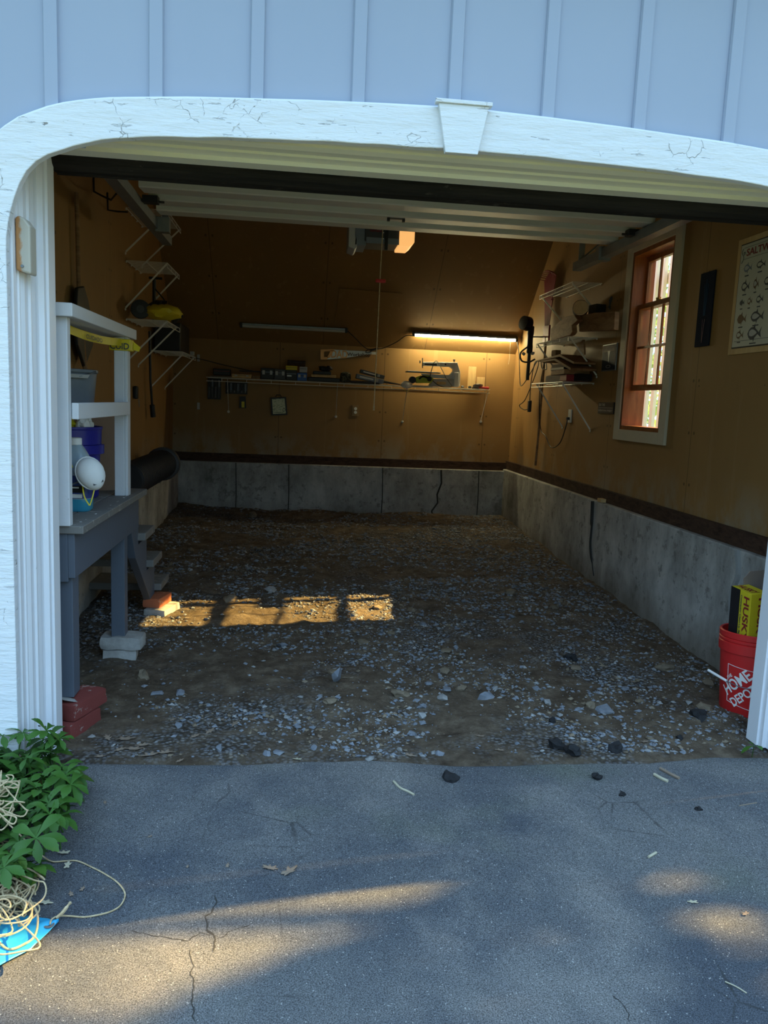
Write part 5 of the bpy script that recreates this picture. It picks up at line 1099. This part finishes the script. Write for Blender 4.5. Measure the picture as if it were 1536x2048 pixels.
# ================================================================== STONES
rnd = random.Random(11)
def gravelness(x, y):
    g = noise.fractal(V((x*1.3+3, y*1.5+7, 0)), .7, 2.1, 4)
    st_ = .55*math.exp(-((x-(.95+(3.5-y)*.35))/.10)**2)*(1 if y < 3.7 else 0)
    return g*1.15+.26*(x-.4)/1.8+.34*min(1, (y-3.35)/.6)-.12*max(0, (y-6)/2)+st_
def small(mb, c, r_, rn):
    """six-cornered chip"""
    ax = [V((rn.uniform(.6, 1.3), 0, 0)), V((0, rn.uniform(.5, 1.1), 0)), V((0, 0, rn.uniform(.3, .6)))]
    R_3 = Matrix.Rotation(rn.random()*6.28, 3, 'Z') @ Matrix.Rotation(rn.uniform(-.5, .5), 3, 'X')
    P_ = [c+R_3 @ (a*r_*s_+V((rn.uniform(-.25, .25)*r_, rn.uniform(-.25, .25)*r_, 0))) for a in ax for s_ in (1, -1)]
    mb.add(P_, [(0, 2, 4), (2, 1, 4), (1, 3, 4), (3, 0, 4), (2, 0, 5), (1, 2, 5), (3, 1, 5), (0, 3, 5)])
mats = [('crushed_gravel', 'rock', 'blue grey crushed gravel spread over the dirt floor', .56), ('pale_gravel', 'rock2', 'pale grey gravel chips scattered through the dirt floor', .2), ('tan_gravel', 'rock3', 'tan pebbles scattered through the dirt floor', .24)]
mbs = [MB() for _ in mats]
made = 0
while made < 26000:
    y = 2.74+(8.1-2.74)*rnd.random()**1.25; x = rnd.uniform(-1.17, 2.17); g = gravelness(x, y)
    if rnd.random() > max(.07, min(1, (g+.12)*2.0)): continue
    u = rnd.random(); k = 0 if u < mats[0][3] else (1 if u < .76 else 2); r_ = .0032+.0125*rnd.random()**3
    if y > 4.2: r_ *= 1.0+.35*min(1, (y-4.2)/1.5)
    small(mbs[k], V((x, y, gfull(x, y)+r_*.18)), r_, rnd); made += 1
for (nm, mt, lb, _), mb in zip(mats, mbs): tag(mb.build(nm, mt, None, base=(0, 0, 0)), lb, 'gravel', None, 'stuff')
# fist sized loose stones, each its own
protos = {}
for mt in ('rock', 'rock2', 'rock3'):
    protos[mt] = []
    for q in range(5):
        mb = MB(); mb.rock((0, 0, 0), 1, 2, .55, 100+q, .34) if mt == 'rock3' else mb.hull((0, 0, 0), 1, .5, 100+q+ord(mt[-1])); protos[mt].append(mb)
MESH = {}
LB = {'rock': ('loose_stone', 'loose blue grey stone about finger long lying on the dirt floor', 'loose blue grey stones on the floor'),
      'rock2': ('pale_stone', 'loose pale grey stone lying on the dirt floor', 'loose pale stones on the floor'),
      'rock3': ('tan_stone', 'loose rounded tan stone lying on the dirt floor', 'loose tan stones on the floor')}
cnt = 0
while cnt < 130:
    y = 2.78+(6.6-2.78)*rnd.random()**1.4; x = rnd.uniform(-1.1, 2.12)
    if rnd.random() > max(.22, min(1, (gravelness(x, y)+.25)*1.8)): continue
    if x > 1.82 and y < 3.35: continue
    if x < -.6 and y < 5.0 and (y < 3.3 or 3.6 < y): continue
    u = rnd.random(); mt = 'rock' if u < .6 else ('rock2' if u < .75 else 'rock3'); q = rnd.randrange(5)
    r_ = .012+.018*rnd.random()**2.2
    if (mt, q) not in MESH:
        o = protos[mt][q].build(LB[mt][0], mt, None, base=(0, 0, 0), smooth=(mt == 'rock3')); MESH[(mt, q)] = o
    else: o = MESH[(mt, q)].copy(); COL.objects.link(o)
    o.scale = (r_*rnd.uniform(.8, 1.4), r_, r_*rnd.uniform(.7, 1.1)); o.rotation_euler = (rnd.uniform(-.2, .2), rnd.uniform(-.2, .2), rnd.random()*6.28)
    o.location = (x, y, gfull(x, y)+r_*.28); 
    col_ = {'rock': 'blue grey angular', 'rock2': 'pale grey angular', 'rock3': 'rounded tan'}[mt]; size_ = 'small' if r_ < .016 else 'larger'
    far_ = 'near the drive edge' if y < 3.15 else 'in the front half' if y < 3.9 else 'level with the sunlit strip' if y < 5.0 else 'in the far half'
    side_ = 'on the left' if x < -.1 else 'left of the middle' if x < .5 else 'right of the middle' if x < 1.2 else 'on the window wall side'
    lab = f'{size_} {col_} stone {far_}, {side_}'; tag(o, lab, 'stone', lab+' of the floor'); cnt += 1
def rockat(px, py, r_, flat_, mt, seed, lb, nm='loose_stone', z=.012, cat='stone', rg=.34, dz=.35):
    q = at(px, py, 'z', z); zz = gfull(q.x, q.y) if q.y > 2.70 else 0; m = MB(); (m.rock((q.x, q.y, zz+r_*flat_*dz), r_, 2, flat_, seed, rg) if mt in ('rock3', 'rockd') else m.hull((q.x, q.y, zz+r_*flat_*dz), r_, flat_, seed)); tag(m.build(nm, mt, None), lb, cat)
rockat(677, 1362, .038, 1.15, 'rock', 1, 'upright grey stone standing alone in the middle of the front dirt', dz=.55)
rockat(970, 1388, .048, .6, 'rock', 2, 'large blue grey pointed stone right of the middle of the front dirt')
rockat(885, 1390, .042, .28, 'rock2', 3, 'long thin broken slab tilted in the dirt left of the pointed stone')
rockat(846, 1424, .026, .9, 'rock2', 4, 'round grey stone in the dirt below the broken slab')
rockat(800, 1388, .036, .5, 'rock3', 5, 'tan lumpy stone in the dirt left of the broken slab')
rockat(660, 1402, .036, .4, 'rock3', 6, 'flat tan clump in the dirt below the upright stone')
rockat(1210, 1412, .050, .45, 'rock', 7, 'wide blue grey stone on the white dusty streak right of the middle')
rockat(1095, 1402, .030, .6, 'rock2', 8, 'pale oval stone right of the large pointed stone')
rockat(1330, 1333, .050, .5, 'rock3', 9, 'large flat rounded stone among the gravel left of the red bucket')
rockat(1182, 1405, .022, .8, 'rock3', 10, 'tan stone beside the wide blue grey stone')
rockat(1410, 1418, .034, .6, 'rock3', 11, 'round tan stone just in front of the red bucket')
rockat(285, 1352, .038, .7, 'rock3', 12, 'brown rounded stone right of the stacked pale blocks')
rockat(360, 1380, .030, .55, 'rock', 13, 'blue flat stone on the left of the front dirt')
rockat(313, 1378, .034, .4, 'rock', 14, 'blue grey flat chip on the left, beside the brown stone')
rockat(562, 1290, .040, .4, 'rock', 15, 'dark blue flat stone just below the sunlit strip')
rockat(535, 1498, .022, .6, 'rock', 16, 'pale blue chip at the dirt edge near the drive, left one')
rockat(558, 1495, .026, .6, 'rock', 17, 'pale blue chip at the dirt edge near the drive, right one')
rockat(440, 1492, .020, .9, 'rock', 18, 'small upright blue stone in the dirt near the dry leaves')
rockat(740, 1512, .022, .35, 'rock2', 19, 'flat pale chip lying on the very edge of the drive')
rockat(880, 1497, .020, .8, 'rock', 20, 'dark blue stone beside two tan pebbles at the drive edge')
rockat(540, 1196, .050, .55, 'rock2', 21, 'large sunlit stone at the back edge of the sunlit strip')
rockat(460, 1205, .040, .5, 'rock3', 22, 'sunlit tan stone left in the sunlit strip')
rockat(1020, 1196, .050, .5, 'rock3', 23, 'brown stone lying in the middle of the far gravel')
rockat(505, 1058, .045, .8, 'rock3', 24, 'rounded stone near the back of the floor left of centre')
rockat(1218, 1178, .045, .5, 'rock3', 25, 'smooth tan stone near the window wall foundation, left of a pair')
rockat(1232, 1185, .040, .5, 'rock3', 26, 'smooth tan stone near the window wall foundation, right of a pair')
for (px, py, r_, lb) in [(1143, 1320, .030, 'black asphalt lump in the gravel in the middle right'), (1105, 1440, .018, 'small black asphalt lump in the dirt below the pale oval stone'), (1115, 1490, .030, 'black asphalt lump at the dirt edge, leftmost of the row'), (1145, 1505, .028, 'black asphalt lump at the dirt edge beside the leftmost'), (1232, 1500, .034, 'black asphalt lump at the dirt edge, middle of the row'), (1360, 1478, .016, 'black asphalt lump alone in the dirt near the right jamb'), (1395, 1448, .030, 'wide dark asphalt clod in the dirt left of the right jamb'),
                         (900, 1560, .024, 'black asphalt lump lying on the drive near the middle'), (1193, 1557, .019, 'black asphalt lump lying on the drive at the right'), (1245, 1591, .011, 'small black asphalt crumb on the drive below the right lump'), (1397, 1620, .011, 'small black asphalt crumb at the far right of the drive')]:
    rockat(px, py, r_, .75, 'rockd', px, lb, 'asphalt_lump', 0, 'asphalt lump', .5)

# ================================================================== LEAVES AND LITTER
def leaf(px, py, L, lb, mt='deadleaf', seed=0, lobes=5, z0=None, cat='leaf', grp=None, nm='dry_leaf'):
    q = at(px, py, 'z', 0); zz = (gfull(q.x, q.y) if q.y > 2.70 else 0) if z0 is None else z0; rn = random.Random(seed); a0_ = rn.random()*6.28; cu_ = rn.uniform(.15, .5)
    n_ = 28; top = []
    for i in range(n_):
        t = 2*math.pi*i/n_; rr = L*(.55+.22*math.cos(t*lobes)+.25*math.cos(t)**2)*(1+.2*(rn.random()-.5)); top.append((rr*math.cos(t), rr*.62*math.sin(t)))
    def P(a, b, dz): x = a*math.cos(a0_)-b*math.sin(a0_); y = a*math.sin(a0_)+b*math.cos(a0_); return (q.x+x, q.y+y, zz+.003+dz+cu_*(b*b)/L*1.6+.25*L*noise.noise(V((a*30, b*30, seed)))*.4+abs(a)*.08)
    m = MB(); vs = [P(0, 0, 0)]+[P(a*.5, b*.5, 0) for a, b in top]+[P(a, b, 0) for a, b in top]
    fs = [(0, 1+i, 1+(i+1) % n_) for i in range(n_)]+[(1+i, 1+n_+i, 1+n_+(i+1) % n_, 1+(i+1) % n_) for i in range(n_)]
    m.add(vs, fs); o = m.build(nm, mt, None, smooth=True); md = o.modifiers.new('solid', 'SOLIDIFY'); md.thickness = .0007
    return tag(o, lb, cat, grp)
leaf(578, 1745, .032, 'brown oak leaf lying curled on the drive, larger of a pair', seed=1)
leaf(540, 1738, .026, 'crumpled brown leaf on the drive left of the oak leaf', seed=2, lobes=7)
leaf(455, 1733, .012, 'small brown leaf fragment on the drive left of the crumpled leaf', seed=3)
leaf(375, 1735, .008, 'tiny dark leaf bit on the drive', seed=4)
leaf(300, 1675, .009, 'small brown leaf bit on the left of the drive', seed=5)
leaf(210, 1607, .012, 'small brown curled leaf near the green plants', seed=6)
leaf(142, 1790, .014, 'reddish leaf bit inside the twine loop, left one', seed=7)
leaf(165, 1780, .013, 'reddish leaf bit inside the twine loop, right one', seed=8)
leaf(1385, 1806, .016, 'pale leaf lying in the right sunlit spot', 'paleleaf', seed=9)
leaf(1490, 1830, .014, 'curled pale brown leaf at the far right of the drive', seed=10)
leaf(595, 1517, .018, 'pale crumpled leaf on the edge of the drive', 'paleleaf', seed=11)
for i, (px, py) in enumerate([(128, 1710), (135, 1735)]): leaf(px, py, .020, ['pale shrivelled leaf caught on the twine, upper one', 'pale shrivelled leaf caught on the twine, lower one'][i], 'paleleaf', 12+i, z0=.004)
leaf(90, 1808, .022, 'pale shrivelled leaf beside the twine pile', 'paleleaf', 15, z0=.002)
for i, (px, py, L) in enumerate([(250, 1478, .038), (268, 1500, .036), (240, 1502, .024), (300, 1512, .034), (330, 1505, .03), (285, 1490, .028), (215, 1475, .03), (420, 1460, .03), (390, 1470, .026), (470, 1440, .034), (440, 1435, .03), (505, 1435, .022), (360, 1520, .02), (200, 1515, .02)]):
    leaf(px, py, L, 'dry crumpled leaf on the dirt, '+['nearest the red bricks', 'in the heap behind the drive edge', 'scattered right of the heap', 'at the very edge of the drive'][0 if px < 230 else 3 if py > 1504 else 2 if px > 380 else 1], 'deadleaf', 30+i, 6, grp='dry leaves in the front dirt '+str(0 if px < 230 else 3 if py > 1504 else 2 if px > 380 else 1))
for i, (px, py, L) in enumerate([(640, 1468, .02), (720, 1460, .02), (820, 1505, .024), (960, 1470, .02), (1000, 1500, .02), (520, 1420, .02), (1290, 1482, .022), (760, 1430, .018), (590, 1430, .018), (345, 1440, .02)]):
    leaf(px, py, L, ['brown leaf fragment lying on the dirt, '+q_ for q_ in ('left of the middle near the drive edge', 'in the middle below the pale slab', 'at the drive edge right of the flat chip', 'in the middle between two round stones', 'at the drive edge left of the asphalt lumps', 'above the heap of dry leaves', 'at the far right before the jamb', 'under the upright grey stone', 'left of the flat tan clump', 'between the bricks and the blue flat stone')][i], 'deadleaf', 60+i, 5)
def stick(pts, r_, lb, mt='bark', nm='twig'):
    P_ = [at(a, b, 'z', 0)+V((0, 0, r_+.001)) for a, b in pts]; tag(MB().tube(bez(P_, 4), r_, 6).build(nm, mt, None), lb, 'twig')
stick([(787, 1565), (800, 1578), (815, 1585), (828, 1592)], .004, 'knobbly pale twig on the drive near the middle', 'paleleaf')
stick([(1320, 1540), (1338, 1550), (1358, 1560)], .006, 'orange brown bark sliver near the right drive edge', 'deadleaf', 'bark_sliver')
stick([(1308, 1552), (1322, 1560), (1335, 1566)], .006, 'pale tan bark sliver beside the orange brown one', 'paleleaf', 'bark_sliver')
stick([(1478, 1613), (1495, 1610), (1513, 1607)], .0018, 'thin red brown pine needle at the right of the drive', 'deadleaf', 'pine_needle')
stick([(1450, 1965), (1472, 1975), (1493, 1988)], .0015, 'thin pale straw in the lower right of the drive', 'paleleaf', 'straw')
stick([(1297, 1717), (1312, 1708)], .004, 'short tan stub of twig in the right of the drive', 'paleleaf')
# drive cracks
def crack(pts, r_):
    P_ = [at(a, b, 'z', 0) for a, b in pts]; out = []
    for p, q in zip(P_, P_[1:]):
        for k in range(6): t = k/6; o_ = p.lerp(q, t); out.append(o_+V((.008*noise.noise(o_*40), .008*noise.noise(o_*37+V((5, 5, 5))), -.0005)))
    out.append(P_[-1]); m = MB(); vs = []
    for i, p in enumerate(out):
        d = (out[min(i+1, len(out)-1)]-out[max(i-1, 0)]); d.z = 0; d.normalize(); s_ = V((-d.y, d.x, 0))*r_*.6*(.5+abs(noise.noise(p*60))*1.8)*(1 if 0 < i < len(out)-1 else .1)
        vs += [p+s_+V((0, 0, .0016)), p-s_+V((0, 0, .0016))]
    m.add(vs, [(2*i, 2*i+1, 2*i+3, 2*i+2) for i in range(len(out)-1)]); return struct(m.build('driveway_crack', 'joint'))
crack([(432, 1790), (428, 1820), (410, 1835), (418, 1862), (425, 1870), (432, 1880), (426, 1905)], .004)
crack([(425, 1872), (400, 1865), (378, 1882), (350, 1880), (318, 1872), (290, 1870), (262, 1862)], .0028)
crack([(382, 1900), (384, 1940), (388, 1975), (382, 2010), (392, 2048)], .0028)
crack([(432, 1880), (460, 1862), (500, 1850)], .002)
crack([(440, 1548), (520, 1545), (600, 1538), (680, 1545)], .0022)
crack([(1430, 1668), (1480, 1672), (1536, 1690)], .003)
crack([(1225, 1990), (1250, 2015), (1262, 2048)], .002)

# ================================================================== PLANTS, TWINE, TARP
rnd = random.Random(21)
def rosette(seed, n_l=8):
    rn = random.Random(seed); mb = MB()
    for i in range(n_l):
        a = 2*math.pi*i/n_l+rn.uniform(-.25, .25); L = rn.uniform(.045, .068); W = L*.42; up = rn.uniform(.15, .75) if i % 2 else rn.uniform(-.1, .35)
        d = V((math.cos(a), math.sin(a), 0)); s_ = V((-d.y, d.x, 0)); st = [(0, .10), (.2, .3), (.45, .75), (.65, 1), (.78, .92), (.80, .74), (.90, .66), (.91, .45), (1, .12)]
        vs = []
        for t, w_ in st:
            c = d*(L*t)+V((0, 0, L*(up*t-.55*t*t))); vs += [c+s_*W*w_*.5+V((0, 0, .12*W*w_)), c, c-s_*W*w_*.5+V((0, 0, .12*W*w_))]
        fs = []
        for k in range(len(st)-1): o_ = 3*k; fs += [(o_, o_+1, o_+4, o_+3), (o_+1, o_+2, o_+5, o_+4)]
        mb.add(vs, fs)
    return mb
PR = []
for s_ in range(5):
    root = thing('pachysandra_plant', (0, 0, 0), 'glossy green groundcover plant with whorled toothed leaves beside the left jamb', 'plant', 'groundcover plants by the left jamb')
    f_ = rosette(s_).build('leaves', 'leaf', root, smooth=True)
    st = MB(); st.tube([(0, 0, .0), (.004, .003, -.05), (0, .006, -.13)], .0022, 5); st.build('stem', 'leaf', root); PR.append((root, list(root.children)))
pp = [(-160, 1440), (-40, 1435), (40, 1450), (115, 1462), (125, 1490), (105, 1500), (150, 1530), (140, 1590), (112, 1650), (70, 1680), (40, 1700), (10, 1740), (-160, 1760)]
used = [False]*5; spots = []
tries = 0
while len(spots) < 105 and tries < 6000:
    tries += 1; px = rnd.uniform(-160, 155); py = rnd.uniform(1435, 1765)
    if not inpoly(px, py, pp): continue
    h = rnd.uniform(.06, .13); q = at(px, py, 'z', h)
    if q.y > 2.60 and q.x < -.82: q.y = 2.54+rnd.random()*.04
    if any((q-o_).length < .033 for o_ in spots): continue
    spots.append(q)
for px, py, h in [(92, 1462, .17), (118, 1478, .14), (60, 1448, .17), (20, 1455, .16), (128, 1545, .09), (40, 1722, .07), (60, 1735, .06), (45, 1745, .05), (18, 1730, .07)]: spots.append(at(px, py, 'z', h))
for i, q in enumerate(spots):
    k = i % 5; root, ch = PR[k]
    if used[k]:
        r2_ = root.copy(); COL.objects.link(r2_)
        for c in ch: c2 = c.copy(); COL.objects.link(c2); c2.parent = r2_
    else: r2_ = root; used[k] = True
    q.y = min(q.y, 2.56) if q.x < -.85 else q.y
    r2_.location = q; r2_.rotation_euler = (rnd.uniform(-.3, .3)-.15, rnd.uniform(-.2, .3), rnd.random()*6.28); sc_ = rnd.uniform(.85, 1.2); r2_.scale = (sc_,)*3
    zn = 'against the white left jamb' if q.y > 2.42 else 'by the lower twine pile' if q.y < 2.05 else 'under the upper twine coils' if q.x < -.86 else 'along the drive edge'
    r2_['label'] = 'glossy green whorled groundcover plant '+zn; r2_['group'] = 'groundcover plants '+zn
m = MB(); m.prism([(-1.9, 1.75), (-.95, 1.80), (-.80, 2.0), (-.76, 2.2), (-.74, 2.4), (-.80, 2.56), (-.95, 2.59), (-1.9, 2.59)], (0, 0, 0), (1, 0, 0), (0, 1, 0), (0, 0, 1), .012); tag(m.build('plant_bed', 'joint', None), 'dark soil under the green groundcover plants', 'soil')
q = at(1508, 1492, 'z', .05); mb = rosette(77, 4); mb.v = [p*.85+q for p in mb.v]; w_ = thing('weed', q, 'small bright green weed growing at the foot of the right jamb', 'weed'); mb.build('leaves', 'leaf', w_, smooth=True)
m = MB(); m.tube([q, q+V((.01, .02, -.055))], .0015, 5); m.build('stem', 'leaf', w_)
# twine
rnd = random.Random(9); m = MB(); pts = []
def tz(x, y): return .0
for i in range(92):
    big = i < 74
    cx_, cy_, h_ = (rnd.gauss(-8, 28), rnd.gauss(1770, 46), rnd.uniform(.008, .085)) if big else (rnd.gauss(5, 24), rnd.gauss(1600, 26), rnd.uniform(.13, .16))
    c = at(cx_, cy_, 'z', h_); a = rnd.random()*6.28; r_ = rnd.uniform(.02, .09) if big else rnd.uniform(.015, .055)
    for k in range(rnd.randint(3, 6)): t = a+k*rnd.uniform(.9, 1.3); pts.append(c+V((r_*math.cos(t), r_*.8*math.sin(t), rnd.uniform(-.008, .008))))
for px, py, z in [(20, 1640, .13), (0, 1660, .12), (-10, 1625, .12), (30, 1660, .10), (60, 1690, .05), (85, 1712, .012), (105, 1723, .006), (130, 1722, .005), (155, 1722, .004), (185, 1735, .004), (210, 1748, .004), (235, 1765, .004), (250, 1787, .004), (243, 1808, .004), (228, 1820, .004), (205, 1828, .004), (170, 1834, .004), (140, 1832, .005), (118, 1832, .012), (104, 1838, .018), (100, 1848, .016)]: pts.append(at(px, py, 'z', z))
tw = thing('twine_tangle', (-.72, 1.95, 0), 'tangled pile of tan sisal twine trailing over the plants and drive', 'twine')
m.tube([V((p.x, p.y, max(p.z, .004))) for p in bez(pts, 6)], .0021, 5, True); m.build('strand', 'twine', tw, smooth=True)
m = MB(); m.tube(bez([at(112, 1836, 'z', .014), at(125, 1825, 'z', .02), at(135, 1812, 'z', .03), at(140, 1806, 'z', .025)], 4), [.004]*4+[.0045]*4+[.003]*4+[.0045], 6); m.build('knot_tail', 'twine', tw)
m = MB(); m.tube(bez([at(60, 1800, 'z', .05), at(75, 1830, 'z', .035), at(70, 1870, 'z', .022), at(45, 1890, 'z', .018), at(15, 1898, 'z', .018), at(-10, 1875, 'z', .03), at(-30, 1850, 'z', .04)], 6), .0028, 6); m.build('front_loop', 'twine', tw)
# tarp
ta = thing('blue_tarp', (-.65, 1.72, 0), 'corner of a bright blue tarp with metal eyelet lying on the drive', 'tarp')
m = MB(); top = [(-260, 1800), (-120, 1822), (0, 1840), (50, 1836), (118, 1847)]; bot = [(-260, 2030), (-120, 1985), (0, 1938), (62, 1905), (118, 1849)]
def lerp_l(l, t): t *= len(l)-1; i = min(int(t), len(l)-2); f_ = t-i; return (l[i][0]+(l[i+1][0]-l[i][0])*f_, l[i][1]+(l[i+1][1]-l[i][1])*f_)
vs = []; NU, NV = 44, 20
for i in range(NU+1):
    for j in range(NV+1):
        a = lerp_l(top, i/NU); b = lerp_l(bot, i/NU); px = a[0]+(b[0]-a[0])*j/NV; py = a[1]+(b[1]-a[1])*j/NV; p = at(px, py, 'z', 0)
        h_ = .010+.012*abs(noise.noise(V((p.x*9, p.y*9, 0))))+.005*noise.noise(V((p.x*34, p.y*34, 2)))
        vs.append((p.x, p.y, max(.003, h_*(.4+.6*math.sin(math.pi*min(1, j/NV+.02)))+.004)))
m.add(vs, [(i*(NV+1)+j, (i+1)*(NV+1)+j, (i+1)*(NV+1)+j+1, i*(NV+1)+j+1) for i in range(NU) for j in range(NV)]); o = m.build('sheet', 'tarp', ta, smooth=True); md = o.modifiers.new('solid', 'SOLIDIFY'); md.thickness = .0012
q = at(98, 1850, 'z', .012); m = MB(); m.lathe([(.006, 0), (.006, .0015), (.0125, .0015), (.0125, 0)], q, 20, cap=False); m.build('eyelet', 'galv', ta)
q = at(98, 1850, 'z', .0118); m = MB(); m.lathe([(0, .001), (.006, .001)], q, 20, cap=False); m.build('eyelet_hole', 'black', ta)
